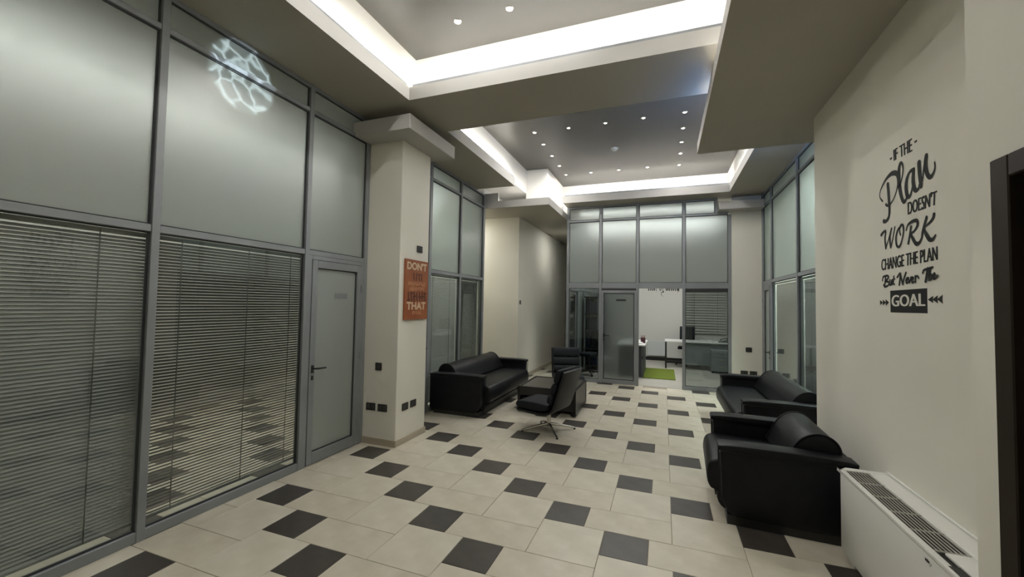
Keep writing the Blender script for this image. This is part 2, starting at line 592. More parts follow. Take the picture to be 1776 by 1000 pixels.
bobj('baseboard_corridor', (-1.58, 5.488, 0), (-1.568, 10.4, .075), 'skirt', wall_cor)
bobj('baseboard_corridor', (-4.0, 5.488, 0), (-1.568, 5.5, .075), 'skirt', wall_cor)
bobj('baseboard_right', (2.618, .9, 0), (2.63, 2.0, .075), 'skirt', wall_right)
bobj('baseboard_far', (-.6, 10.488, 0), (3.06, 10.5, .10), 'black', wall_fo)
b_ = nb()
box(b_, (-.66, 6.17, -.004), (3.2, 10.5, .002))
struct('floor_office', b_, 'office_floor', 'grey office floor beyond the open doorway', 'floor')


def column(name, x0, x1, y0, y1, label, cap, sides, w='wall'):
    bm = nb()
    box(bm, (x0, y0, 0), (x1, y1, ZS), .006)
    c = struct(name, bm, w, label, 'column')
    bobj('capital', cap[0], cap[1], 'fascia', c, .004)
    for a, b in sides:
        bobj('baseboard', a, b, 'skirt', c, .002)
    return c


column('column', -2.05, -1.5, 1.27, 1.86, 'cream square column beside the frosted glass door, with a wide capital', ((-2.05, 1.01, 3.455), (-1.235, 2.0, 3.615)),
       [((-1.95, 1.256, 0), (-1.486, 1.27, .075)), ((-1.5, 1.27, 0), (-1.486, 1.87, .075))])
column('column', 2.49, 3.04, 6.12, 6.45, 'pale column between the far glazing and the right glazing', ((2.26, 5.87, 3.45), (2.995, 6.3, 3.6)),
       [((2.49, 6.108, 0), (3.0, 6.12, .075))])

# ================================================================== GLAZED PARTITIONS
def pbx(bm, mp, u0, u1, w0, w1, z0, z1, bev=0.0):
    box(bm, mp(u0, w0, z0), mp(u1, w1, z1), bev)


def pane(parent, mp, u0, u1, z0, z1, m, w=.03, gk=.010):
    bm = nb(); pbx(bm, mp, u0 + .001, u1 - .001, w, w + .007, z0 + .001, z1 - .001)
    p = obj('glass_pane', bm, m, parent)
    bm = nb()
    for q in ((u0, u0 + gk, z0, z1), (u1 - gk, u1, z0, z1), (u0 + gk, u1 - gk, z0, z0 + gk), (u0 + gk, u1 - gk, z1 - gk, z1)):
        pbx(bm, mp, q[0], q[1], w - .012, w - .0005, q[2], q[3])
    obj('gasket', bm, 'gasket', p)
    return p


def bar(parent, name, mp, u0, u1, z0, z1, w0=0.0, w1=.06, m='alu'):
    bm = nb(); pbx(bm, mp, u0, u1, w0, w1, z0, z1, .003)
    return obj(name, bm, m, parent)


def glazing(name, mp, u0, u1, top, label, base=None):
    bm = nb()
    pbx(bm, mp, u0, u1, 0, .06, top - .035, top, .003)
    for (a, b) in (base or []):
        pbx(bm, mp, a, b, 0, .06, 0, .07, .003)
    return struct(name, bm, 'alu', label, 'glazed partition')


def lever(parent, mp, u, z, s, w=0.0):
    bm = nb()
    pbx(bm, mp, u - .016, u + .016, w - .008, w, z - .045, z + .03, .003)
    a = [mp(u, w - .006, z), mp(u, w - .045, z), mp(u + s * .012, w - .055, z), mp(u + s * .12, w - .055, z - .004)]
    tube(bm, a, [.009, .009, .0095, .008], 8)
    obj('door_handle', bm, 'black', parent, True)
    bm = nb()
    pbx(bm, mp, u - .014, u + .014, w - .007, w, z - .115, z - .07, .004)
    obj('lock_cylinder', bm, 'black', parent)


def glass_door(name, mp, u0, u1, z1, label, m, hu, hs, st=.065, tr=.075, br=.11, w=-.008, jamb=.04, hz=.945):
    bm = nb()
    for q in ((u0, u0 + jamb, 0, z1), (u1 - jamb, u1, 0, z1), (u0 + jamb, u1 - jamb, z1 - jamb, z1)):
        pbx(bm, mp, q[0], q[1], .0, .06, q[2], q[3], .002)
    d = struct(name, bm, 'alu', label, 'door')
    a, b, zt = u0 + jamb + .004, u1 - jamb - .004, z1 - jamb - .004
    bm = nb()
    for q in ((a, a + st, .008, zt), (b - st, b, .008, zt), (a + st, b - st, zt - tr, zt), (a + st, b - st, .008, .008 + br)):
        pbx(bm, mp, q[0], q[1], w, w + .05, q[2], q[3], .003)
    leaf = obj('door_leaf', bm, 'alu', d)
    pane(d, mp, a + st, b - st, .008 + br, zt - tr, m, w + .028, .009)
    lever(d, mp, hu, hz, hs, w)
    for z in (.25, 1.0, 1.75):
        uu = b if abs(hu - a) < abs(hu - b) else a
        bm = nb(); tube(bm, [mp(uu, w - .006, z - .04), mp(uu, w - .006, z + .04)], .008, 8)
        obj('hinge', bm, 'alu', d)
    return d


ZT0, ZT1, ZU0, ZU1 = 2.055, 2.105, 3.455, 3.495
# ---- left, near
mpL = lambda u, w, z: (-1.95 - w, u, z)
gl = glazing('wall_left', mpL, -4.2, 1.27, ZS, 'left grey framed glazing, frosted above and clear with blinds below', [(-4.2, .41)])
mu = [-3.41, -2.13, -.852]
for u in mu:
    bar(gl, 'mullion', mpL, u - .025, u + .025, 0, ZS - .035, -.006)
bar(gl, 'mullion', mpL, .385, .435, 0, ZS - .035, -.006)
bar(gl, 'mullion', mpL, 1.215, 1.268, 0, ZS - .035, -.003)
ed = [(-4.2, -3.435), (-3.385, -2.155), (-2.105, -.877), (-.827, .385), (.435, 1.215)]
for a, b in ed:
    bar(gl, 'transom', mpL, a, b, ZT0, ZT1)
    bar(gl, 'transom', mpL, a, b, ZU0, ZU1)
    pane(gl, mpL, a, b, ZT1, ZU0, 'frost')
    pane(gl, mpL, a, b, ZU1, ZS - .035, 'frost')
for a, b in ed[:4]:
    pane(gl, mpL, a, b, .07, ZT0, 'glass')
d1 = glass_door('door_1', mpL, .435, 1.215, ZT0, 'frosted glass door in grey frame left of the square column', 'frost_door', .512, 1)
bm = nb(); pbx(bm, mpL, .80, .98, .0165, .0178, 1.64, 1.69)
obj('sign_sticker', bm, 'alu', d1)
# ---- left, far
mpL2 = lambda u, w, z: (-1.97 - w, u, z)
g2 = glazing('wall_left_rear', mpL2, 1.86, 4.6, ZS, 'grey framed glazing behind the left black sofa', [(2.62, 4.6)])
bar(g2, 'mullion', mpL2, 2.62, 2.69, 0, ZS - .035, -.006)
bar(g2, 'mullion', mpL2, 3.61, 3.66, 0, ZS - .035, -.006)
bar(g2, 'mullion', mpL2, 4.545, 4.6, 0, ZS - .035, -.006)
for a, b in ((1.86, 2.62), (2.69, 3.61), (3.66, 4.545)):
    bar(g2, 'transom', mpL2, a, b, ZT0, ZT1)
    bar(g2, 'transom', mpL2, a, b, ZU0, ZU1)
    pane(g2, mpL2, a, b, ZT1, ZU0, 'frost')
    pane(g2, mpL2, a, b, ZU1, ZS - .035, 'frost')
    if a > 2:
        pane(g2, mpL2, a, b, .07, ZT0, 'glass')
glass_door('door_2', mpL2, 1.87, 2.62, ZT0, 'glass door half hidden behind the square column', 'frost_door', 2.54, -1)
# ---- far
mpF = lambda u, w, z: (u, 6.12 + w, z)
gf = glazing('wall_far', mpF, -.69, 2.26, ZS, 'far grey framed glazing with an open doorway', [(-.69, .06), (1.63, 2.49)])
for u, t in ((-.665, ZS - .035), (.035, ZS - .035), (.785, ZS - .035), (1.66, ZS - .035), (2.465, 3.40)):
    bar(gf, 'mullion', mpF, u - .027, u + .027, 0, t, -.006)
bar(gf, 'mullion', mpF, 2.21, 2.26, 3.44, ZS - .035, -.006)
for a, b, tb in ((-.638, .008, .008), (.062, .758, .758), (.812, 1.633, 1.633), (1.687, 2.438, 2.21)):
    bar(gf, 'transom', mpF, a, b, 1.975, 2.09)
    bar(gf, 'transom', mpF, a, b, 3.40, 3.44)
    pane(gf, mpF, a, b, 2.09, 3.40, 'frost')
    pane(gf, mpF, a, tb, 3.44, ZS - .035, 'frost')
pane(gf, mpF, -.638, .008, .07, 1.975, 'glass_far')
pane(gf, mpF, 1.687, 2.438, .07, 1.92, 'glass_far')
bar(gf, 'track', mpF, 1.687, 2.438, 1.92, 1.975, .01, .05, 'gasket')
bar(gf, 'track', mpF, .062, .758, 1.93, 1.975, .0, .05, 'gasket')
bm = nb()
for q in ((.07, .105, .01, 1.925), (.725, .76, .01, 1.925), (.105, .725, 1.875, 1.925), (.105, .725, .01, .09)):
    pbx(bm, mpF, q[0], q[1], .0, .035, q[2], q[3], .003)
d3 = struct('door_3', bm, 'alu', 'closed clear glass door left of the open doorway', 'door')
pane(d3, mpF, .105, .725, .09, 1.875, 'hazy', .02, .016)
bm = nb(); pbx(bm, mpF, .36, .56, .014, .016, 1.71, 1.75)
obj('sign_sticker', bm, 'gasket', d3)
lever(d3, mpF, .115, 1.0, 1, .0)
# glazed side of the far office along the corridor: one leaf seen edge on
mpS = lambda u, w, z: (-.69 + w, u, z)
gs = glazing('wall_corridor_glazed', mpS, 6.18, 10.5, 3.45, 'glazed side of the far office facing the corridor', [(7.2, 10.5)])
for u in (7.175, 8.0, 8.8, 9.6, 10.46):
    bar(gs, 'mullion', mpS, u - .025, u + .025, 0, 3.41)
for a, b in ((6.18, 7.15), (7.2, 7.975), (8.025, 8.775), (8.825, 9.575), (9.625, 10.435)):
    bar(gs, 'transom', mpS, a, b, 1.975, 2.09)
    pane(gs, mpS, a, b, 2.09, 3.41, 'frost')
    if a > 7:
        pane(gs, mpS, a, b, .07, 1.975, 'frost')
d5 = glass_door('door_5', mpS, 6.2, 7.14, 1.975, 'dark edged glass door at the corridor mouth', 'glass_far', 6.30, 1, w=-.03)
bm = nb(); pbx(bm, mpS, 6.23, 6.30, -.045, -.031, .01, 1.93)
obj('door_stile', bm, 'gasket', d5)
# ---- right
mpR = lambda u, w, z: (3.0 + w, u, z)
gr = glazing('wall_right_rear', mpR, 2.0, 6.12, ZS, 'right grey framed glazing behind the rear sofa', [(2.0, 5.45)])
for u, h in ((2.62, .025), (4.0, .025), (5.45, .025), (6.085, .03)):
    bar(gr, 'mullion', mpR, u - h, u + h, 0, ZS - .035, -.006)
for a, b in ((2.0, 2.595), (2.645, 3.975), (4.025, 5.425), (5.475, 6.055)):
    bar(gr, 'transom', mpR, a, b, ZT0, ZT1)
    bar(gr, 'transom', mpR, a, b, ZU0 + .01, ZU1 + .01)
    pane(gr, mpR, a, b, ZT1, ZU0 + .01, 'frost')
    pane(gr, mpR, a, b, ZU1 + .01, ZS - .035, 'frost')
    if b < 5.45:
        pane(gr, mpR, a, b, .07, ZT0, 'glass')
glass_door('door_4', mpR, 5.475, 6.055, ZT0, 'frosted glass door in the right glazing near the far column', 'frost_door', 5.545, 1, hz=.86)

# ---- dark timber door at the right edge
bm = nb()
for q in ((-.90, -.825, 0, 2.10), (-1.81, -1.735, 0, 2.10), (-1.735, -.90, 2.03, 2.10)):
    box(bm, (2.285, q[0], q[2]), (2.46, q[1], q[3]), .004)
d6 = struct('door_6', bm, 'wood', 'dark brown door casing at the right edge', 'door')
bobj('door_leaf', (2.42, -1.735, .01), (2.455, -.90, 2.03), 'brown_dark', d6)
bobj('door_panel', (2.41, -1.62, .2), (2.42, -1.02, 1.85), 'brown_dark', d6, .003)

# ================================================================== BLINDS
def blind(mp, u0, u1, w, label, m, tilt, z0=.10, z1=2.048, cords=(.2, .75), pitch=.0225, wid=.025):
    t = thing('venetian_blind', label, 'blind', mp((u0 + u1) / 2, w, z0), 0, 'venetian blinds behind the clear lower panes')
    org = Vector(t.location)
    L = lambda u, ww, z: tuple(Vector(mp(u, ww, z)) - org)
    bm = nb(); box(bm, L(u0, w - .013, z1 - .03), L(u1, w + .013, z1), .002)
    obj('headrail', bm, m, t)
    bm = nb(); box(bm, L(u0, w - .01, z0), L(u1, w + .01, z0 + .016), .002)
    obj('bottom_rail', bm, m, t)
    bm = nb()
    z = z0 + .03
    ct, st_ = math.cos(tilt), math.sin(tilt)
    while z < z1 - .04:
        rows = []
        for k, q in enumerate((-.5, -.17, .17, .5)):
            arch = .0022 if 0 < k < 3 else 0
            ww = w + q * wid * ct - arch * st_
            zz = z - q * wid * st_ + arch * ct
            rows.append((bm.verts.new(L(u0 + .004, ww, zz)), bm.verts.new(L(u1 - .004, ww, zz))))
        for a, b in zip(rows, rows[1:]):
            bm.faces.new((a[0], a[1], b[1], b[0]))
        z += pitch
    s = obj('slats', bm, m, t, True)
    s['kind'] = 'stuff'
    for c in cords:
        u = u0 + (u1 - u0) * c
        bm = nb()
        box(bm, L(u - .0035, w - .0155, z0 + .01), L(u + .0035, w - .0135, z1 - .01))
        obj('ladder_cord', bm, 'cord', t)
    return t


R = math.radians
blind(mpL, -2.13, -.858, .08, 'closed grey blind behind the left foreground pane', 'blind', R(-52), cords=(.08, .44, .80))
blind(mpL, -.846, .41, .08, 'half open dark blind left of the frosted door', 'blind_dark', R(43), cords=(.16, .57, .9))
blind(mpL, -3.40, -2.14, .08, 'closed grey blind just outside the left edge', 'blind', R(-52))
blind(mpL2, 2.66, 3.63, .08, 'closed grey blind right behind the left sofa near end', 'blind', R(-52))
blind(mpL2, 3.645, 4.49, .08, 'dark blind behind the left sofa far end', 'blind_r', R(58))
blind(mpR, 4.005, 5.465, .08, 'blind behind the pane next to the right frosted door', 'blind_r', R(-66))
blind(mpR, 2.03, 2.60, .08, 'narrow unseen blind added to block the office glow by the quotation wall', 'blind_r', R(-66))  # added to stop the bright office reflecting in the left glass
blind(mpR, 2.63, 3.99, .08, 'blind behind the pane next to the quotation wall', 'blind_r', R(-66))

# ================================================================== SOFAS
def make_sofa(name, label, loc, rotz, wid, cushions):
    """local: back at x=0, front +x, width along y (0..wid)"""
    t = thing(name, label, 'sofa' if wid > 1.4 else 'armchair', loc, rotz)
    AW = .155
    for s, (y0, y1) in enumerate(((0, AW), (wid - AW, wid))):
        # upholstered side panel with slanted lower front corner
        bm = nb()
        prism(bm, [(.04, .06), (.74, .06), (.80, .10), (.835, .18), (.845, .545), (.03, .545), (.03, .09)], y0 + .012, y1 - .012, 'y', .014, 3)
        a = obj('arm', bm, 'leather', t, True)
        # arm pad overlapping the panel
        bm = nb()
        prism(bm, smooth_prof([(.012, .535), (.86, .535), (.868, .56), (.85, .592), (.012, .588)], 2), y0 - .006, y1 + .006, 'y', .016, 3)
        pd = obj('arm_pad', bm, 'leather', a, True)
        bm = nb()
        for yy in (y0 + .002, y1 - .002):
            tube(bm, [(.03, yy, .537), (.4, yy, .537), (.845, yy, .537)], .005, 6)
            tube(bm, [(.852, yy, .53), (.846, yy, .3), (.838, yy, .18)], .005, 6)
        obj('piping', bm, 'piping', a, True)
    # seat: waterfall front
    n = cushions
    sw = (wid - 2 * AW) / n
    for k in range(n):
        y0 = AW + k * sw; y1 = y0 + sw
        bm = nb()
        pr = smooth_prof([(.20, .20), (.20, .405), (.55, .425), (.84, .43), (.915, .40), (.935, .31), (.925, .22), (.885, .17), (.5, .17)], 2)
        prism(bm, pr, y0 + .003, y1 - .003, 'y', .022, 3)
        c = obj('seat', bm, 'leather', t, True)
    # lower front rail
    bm = nb()
    prism(bm, smooth_prof([(.1, .05), (.1, .20), (.83, .20), (.865, .15), (.845, .085), (.80, .05)], 1), AW - .01, wid - AW + .01, 'y', .008, 2)
    rl = obj('front_rail', bm, 'leather', t, True)
    bm = nb()
    tube(bm, [(.868, AW, .155), (.868, wid / 2, .152), (.868, wid - AW, .155)], .006, 6)
    obj('piping', bm, 'piping', rl, True)
    # bolster back
    pr = [(.44, .40), (.375, .52), (.34, .60), (.285, .665), (.21, .70), (.13, .69), (.07, .64), (.05, .56), (.055, .40)]
    pr = smooth_prof(pr, 2)
    bm = nb()
    prism(bm, pr, AW + .03, wid - AW - .03, 'y', .02, 3)
    bo = obj('back_bolster', bm, 'leather', t, True)
    for yy in (AW + .032, wid - AW - .032):
        bm = nb()
        tube(bm, [(p[0], yy, p[1]) for p in pr + pr[:1]], .007, 6, False)
        obj('piping', bm, 'piping', bo, True)
    # outer back
    bm = nb(); box(bm, (0, .03, .06), (.06, wid - .03, .55), .015, 3)
    obj('outer_back', bm, 'leather', t, True)
    bm = nb(); box(bm, (.07, .03, 0), (.80, wid - .03, .07))
    obj('plinth', bm, 'black', t)
    return t


make_sofa('sofa', 'long black leather sofa on the left against the glazing', (-1.955, 2.68, 0), 0, 2.08, 1)
make_sofa('sofa', 'black leather sofa at right rear, partly hidden by the quotation wall', (2.98, 4.62, 0), math.pi, 2.02, 1)
make_sofa('armchair', 'black leather armchair beside the white heating unit on the right', (2.585, 1.90, 0), math.pi + R(-2.5), 1.07, 1)

# ================================================================== SWIVEL LOUNGE CHAIRS
def make_lounge(label, loc, rotz):
    """local: faces +x"""
    t = thing('swivel_chair', label, 'chair', loc, rotz, 'black swivel lounge chairs round the coffee table')
    hw = .255
    # curved shell
    th = .028
    mid = [(.33, .275), (.2, .262), (.02, .255), (-.10, .268), (-.165, .31), (-.20, .38), (-.245, .52), (-.29, .66), (-.335, .80)]
    mid, _ = catmull(mid, [1] * len(mid), 4)
    lo, hi = [], []
    for i, p in enumerate(mid):
        a = mid[max(i - 1, 0)]; b = mid[min(i + 1, len(mid) - 1)]
        dx, dz = b[0] - a[0], b[1] - a[1]; l = math.hypot(dx, dz)
        nx, nz = -dz / l, dx / l
        lo.append((p[0] + nx * th / 2, p[1] + nz * th / 2)); hi.append((p[0] - nx * th / 2, p[1] - nz * th / 2))
    bm = nb(); prism(bm, hi + lo[::-1], -hw, hw, 'y', .008, 2)
    sh = obj('shell', bm, 'leather', t, True)
    for s in (-1, 1):
        bm = nb()
        tube(bm, [(p[0], s * (hw + .001), p[1]) for p in mid], .009, 6)
        obj('piping', bm, 'piping', sh, True)
    # seat cushion
    bm = nb(); prism(bm, smooth_prof([(.35, .30), (.365, .345), (.33, .385), (.1, .39), (-.10, .375), (-.13, .34), (-.08, .29), (.1, .278)], 2), -hw + .012, hw - .012, 'y', .028, 4)
    se = obj('seat', bm, 'fabric', t, True)
    # back cushion of three padded bands
    def along(s):
        # point on the shell front, s 0..1 from the seat to the top
        P = [(-.135, .385), (-.175, .50), (-.22, .63), (-.275, .815)]
        q, _ = catmull(P, [1] * 4, 12)
        return q[min(int(s * (len(q) - 1)), len(q) - 1)]
    s0 = 0.0
    for k, s1 in enumerate((.36, .70, 1.0)):
        a = along(s0); b = along(s1)
        dx, dz = b[0] - a[0], b[1] - a[1]; l = math.hypot(dx, dz); ux, uz = dx / l, dz / l; nx, nz = uz, -ux
        def q(u, n):
            return (a[0] + ux * l * u + nx * n, a[1] + uz * l * u + nz * n)
        pr = smooth_prof([q(.0, -.02), q(0.0, .03), q(.12, .055), q(.5, .064), q(.88, .055), q(1.0, .03), q(1.0, -.02)], 2)
        bm = nb(); prism(bm, pr, -hw + .012, hw - .012, 'y', .022, 3)
        bk = obj('back_cushion', bm, 'fabric', t, True)
        if k < 2:
            c = q(1.0, .038)
            for yy in (-.13, 0, .13):
                bm = nb()
                bmesh.ops.create_uvsphere(bm, u_segments=10, v_segments=6, radius=.014, matrix=Matrix.Translation((c[0], yy, c[1])))
                obj('tuft_button', bm, 'leather', bk, True)
        s0 = s1
    # chrome base
    bm = nb()
    disc(bm, (0, 0, .055), .026, .20, 16); disc(bm, (0, 0, .225), .05, .03, 16, .085)
    obj('pedestal', bm, 'chrome', t, True)
    for k in range(4):
        a = R(45) + k * math.pi / 2
        bm = nb()
        d = Vector((math.cos(a), math.sin(a), 0))
        pts = [d * .015 + Vector((0, 0, .085)), d * .10 + Vector((0, 0, .072)), d * .24 + Vector((0, 0, .045)), d * .355 + Vector((0, 0, .017))]
        tube(bm, pts, [.020, .018, .014, .011], 8)
        lg = obj('base_leg', bm, 'chrome', t, True)
        bm = nb(); disc(bm, (d.x * .35, d.y * .35, 0), .014, .014, 10)
        obj('glide', bm, 'black', lg)
    return t


ch = make_lounge('black swivel lounge chair seen side-on in front of the coffee table', (-.09, 2.56, 0), R(180 - 13))
dup(ch, (-.33, 4.72, 0), R(-69), 'black swivel lounge chair facing the viewer behind the coffee table')

# ================================================================== COFFEE TABLE
t = thing('coffee_table', 'low dark square coffee table between the two swivel chairs', 'table', (-.335, 3.74, 0), R(1))
hx, hy, hz = .435, .475, .385
bm = nb(); box(bm, (-hx + .028, -hy + .028, hz - .06), (hx - .028, hy - .028, hz - .012), .002)
obj('table_top', bm, 'table_top', t)
for q in (((-hx, -hy), (hx, -hy + .03)), ((-hx, hy - .03), (hx, hy))):
    bm = nb(); box(bm, (*q[0], hz - .13), (*q[1], hz), .004)
    obj('apron', bm, 'table', t)
for s in (-1, 1):
    bm = nb(); box(bm, (s * hx, -hy, .012), (s * (hx - .03), hy, hz), .004)
    sp = obj('side_panel', bm, 'table', t)
    bm = nb()
    x0, x1 = s * hx, s * (hx + .006)
    for q in ((-hy, -hy + .05, .02, hz - .01), (hy - .05, hy, .02, hz - .01), (-hy + .05, hy - .05, .02, .07), (-hy + .05, hy - .05, hz - .06, hz - .01)):
        box(bm, (x0, q[0], q[2]), (x1, q[1], q[3]), .002)
    obj('panel_frame', bm, 'table', sp)
bm = nb(); box(bm, (-hx + .03, -hy + .10, .05), (hx - .03, hy - .10, .20))
obj('inner_shelf', bm, 'table', t)
for sx in (-1, 1):
    for sy in (-1, 1):
        bm = nb(); disc(bm, (sx * (hx - .05), sy * (hy - .06), 0), .018, .05, 10)
        obj('foot', bm, 'black', t)

# ================================================================== FAN COIL UNIT
UX0, UX1, UY0, UY1, UZ0, UZ1 = 2.362, 2.628, -.60, .715, .085, .58
t = thing('heating_unit', 'white floor fan coil heater with a slatted top under the quotation', 'heater', (UX1, UY1, 0))
U = lambda x, y, z: (x - UX1, y - UY1, z)


def rr(x0, x1, y0, y1, r, n=6):
    """footprint, room side corners rounded"""
    P = [(x1, y0), (x1, y1)]
    for cx_, cy_, a0, a1 in ((x0 + r, y1 - r, 90, 180), (x0 + r, y0 + r, 180, 270)):
        for k in range(n + 1):
            a = R(a0 + (a1 - a0) * k / n)
            P.append((cx_ + r * math.cos(a), cy_ + r * math.sin(a)))
    return [(p[0] - UX1, p[1] - UY1) for p in P]


bm = nb(); prism(bm, rr(UX0, UX1, UY0, UY1, .07), UZ0, UZ1 - .02, 'z', .004, 2)
obj('casing', bm, 'fan', t, True)
# top surround ring with the grille well left open
bm = nb()
GX0, GX1, GY0, GY1 = UX0 + .03, UX0 + .155, UY0 + .34, UY1 - .05
box(bm, U(GX1, UY0, UZ1 - .021), U(UX1, UY1, UZ1), .004, 2)
prism(bm, [(p[0], p[1]) for p in rr(UX0, GX1, GY1, UY1, .045)], UZ1 - .021, UZ1, 'z', .003, 2)
obj('top_panel', bm, 'fan', t, True)
for a in list(t.children):
    pass
bm = nb(); box(bm, U(UX0, UY0 + .07, UZ1 - .021), U(GX0, GY1, UZ1), .004, 2)
obj('top_rim', bm, 'fan', t, True)
bm = nb(); box(bm, U(GX0, UY0 + .05, UZ1 - .0205), U(GX1, GY1, UZ1 - .018))
obj('grille_well', bm, 'fan_slot', t)
ns = 7
for k in range(ns):
    x = GX0 + .006 + (GX1 - GX0 - .008) * (k + .5) / ns
    bm = nb(); box(bm, U(x - .0022, GY0, UZ1 - .007), U(x + .0022, GY1, UZ1 - .002), .001)
    obj('grille_slat', bm, 'fan_slat', t)
for k in range(6):
    y = GY0 + (GY1 - GY0) * (k + .02) / 5.05
    bm = nb(); box(bm, U(GX0, y, UZ1 - .009), U(GX1, y + .007, UZ1 - .003))
    obj('grille_bar', bm, 'fan_slat', t)
bm = nb(); box(bm, U(GX0 + .03, UY0 + .05, UZ1 - .014), U(GX1, GY0 - .005, UZ1 + .001), .006, 2)
obj('access_lid', bm, 'fan', t, True)
bm = nb(); box(bm, U(GX1 + .008, UY0 + .02, UZ1 - .001), U(UX1 - .035, GY1 - .01, UZ1 + .003), .002)
obj('rear_flap', bm, 'fan', t)
bm = nb(); box(bm, U(UX0 + .014, UY0 + .05, UZ1 - .012), U(GX0 + .024, GY0 - .12, UZ1 + .0005), .001)
obj('control_slot', bm, 'fan_slot', t)
bm = nb(); box(bm, U(UX1 - .012, UY0, UZ1), U(UX1 + .001, UY1 - .01, UZ1 + .012), .003)
obj('wall_seal', bm, 'fan', t)
# emblem: small pale oval with dark mark
bm = nb()
ring = [bm.verts.new(U(UX0 - .0012, -.275 + .026 * math.cos(2 * math.pi * k / 18), .536 + .016 * math.sin(2 * math.pi * k / 18))) for k in range(18)]
bm.faces.new(ring)
em = obj('emblem', bm, 'dev_white', t)
bm = nb()
for dy, h_ in ((-.011, .010), (0, .013), (.011, .010)):
    box(bm, U(UX0 - .002, -.275 + dy - .004, .536 - h_ / 2), U(UX0 - .0012, -.275 + dy + .004, .536 + h_ / 2))
obj('emblem_mark', bm, 'decal', em)
for y in (UY1 - .075, UY0 + .075):
    bm = nb(); box(bm, U(UX0 + .045, y - .045, 0), U(UX1 - .03, y + .045, UZ0 + .005), .006, 2)
    obj('foot', bm, 'fan', t)
bm = nb(); box(bm, U(UX0 + .08, UY0 + .14, UZ0 - .03), U(UX1 - .03, UY1 - .14, UZ0 + .002))
obj('intake_filter', bm, 'fan_slot', t)

# ================================================================== QUOTATION LETTERING
XW = 2.63
t = thing('wall_decal', 'dark vinyl quotation about the plan and the goal on the cream wall', 'wall lettering', (XW, .45, 2.1))
dm = lambda p, off: (-off, p[0] - .45, p[1] - 2.1)
PLAN = [
  ( [(0.72, 2.322), (0.752, 2.353), (0.753, 2.387), (0.722, 2.422), (0.668, 2.454), (0.605, 2.468), (0.551, 2.455), (0.533, 2.426), (0.534, 2.381), (0.552, 2.34), (0.583, 2.305), (0.623, 2.282), (0.657, 2.278), (0.679, 2.291)] , [0.014, 0.012, 0.012, 0.016, 0.022, 0.03, 0.034, 0.026, 0.016, 0.013, 0.012, 0.012, 0.016, 0.02] ),
  ( [(0.652, 2.414), (0.646, 2.365), (0.641, 2.304), (0.637, 2.244), (0.648, 2.202), (0.683, 2.183), (0.709, 2.189)] , [0.03, 0.03, 0.028, 0.026, 0.024, 0.022, 0.03] ),
  ( [(0.538, 2.359), (0.507, 2.373), (0.482, 2.416), (0.472, 2.458), (0.482, 2.492), (0.502, 2.498), (0.517, 2.466), (0.519, 2.41), (0.511, 2.346), (0.494, 2.291), (0.47, 2.258), (0.445, 2.267), (0.433, 2.286)] , [0.012, 0.012, 0.012, 0.013, 0.018, 0.024, 0.034, 0.036, 0.034, 0.03, 0.026, 0.018, 0.014] ),
  ( [(0.364, 2.418), (0.401, 2.416), (0.433, 2.385), (0.444, 2.339), (0.433, 2.286), (0.406, 2.274), (0.381, 2.31), (0.366, 2.365), (0.361, 2.417)] , [0.026, 0.02, 0.028, 0.034, 0.032, 0.022, 0.018, 0.02, 0.026] ),
  ( [(0.364, 2.415), (0.37, 2.355), (0.36, 2.31), (0.341, 2.291), (0.318, 2.298), (0.311, 2.317)] , [0.03, 0.034, 0.034, 0.026, 0.018, 0.012] ),
  ( [(0.309, 2.439), (0.305, 2.383), (0.298, 2.334), (0.293, 2.302)] , [0.034, 0.036, 0.034, 0.028] ),
  ( [(0.292, 2.307), (0.275, 2.353), (0.258, 2.415), (0.24, 2.454)] , [0.018, 0.014, 0.016, 0.028] ),
  ( [(0.24, 2.454), (0.249, 2.417), (0.244, 2.379), (0.229, 2.344), (0.207, 2.328), (0.183, 2.34), (0.168, 2.365), (0.169, 2.395)] , [0.03, 0.034, 0.034, 0.03, 0.026, 0.018, 0.012, 0.01] ),
]
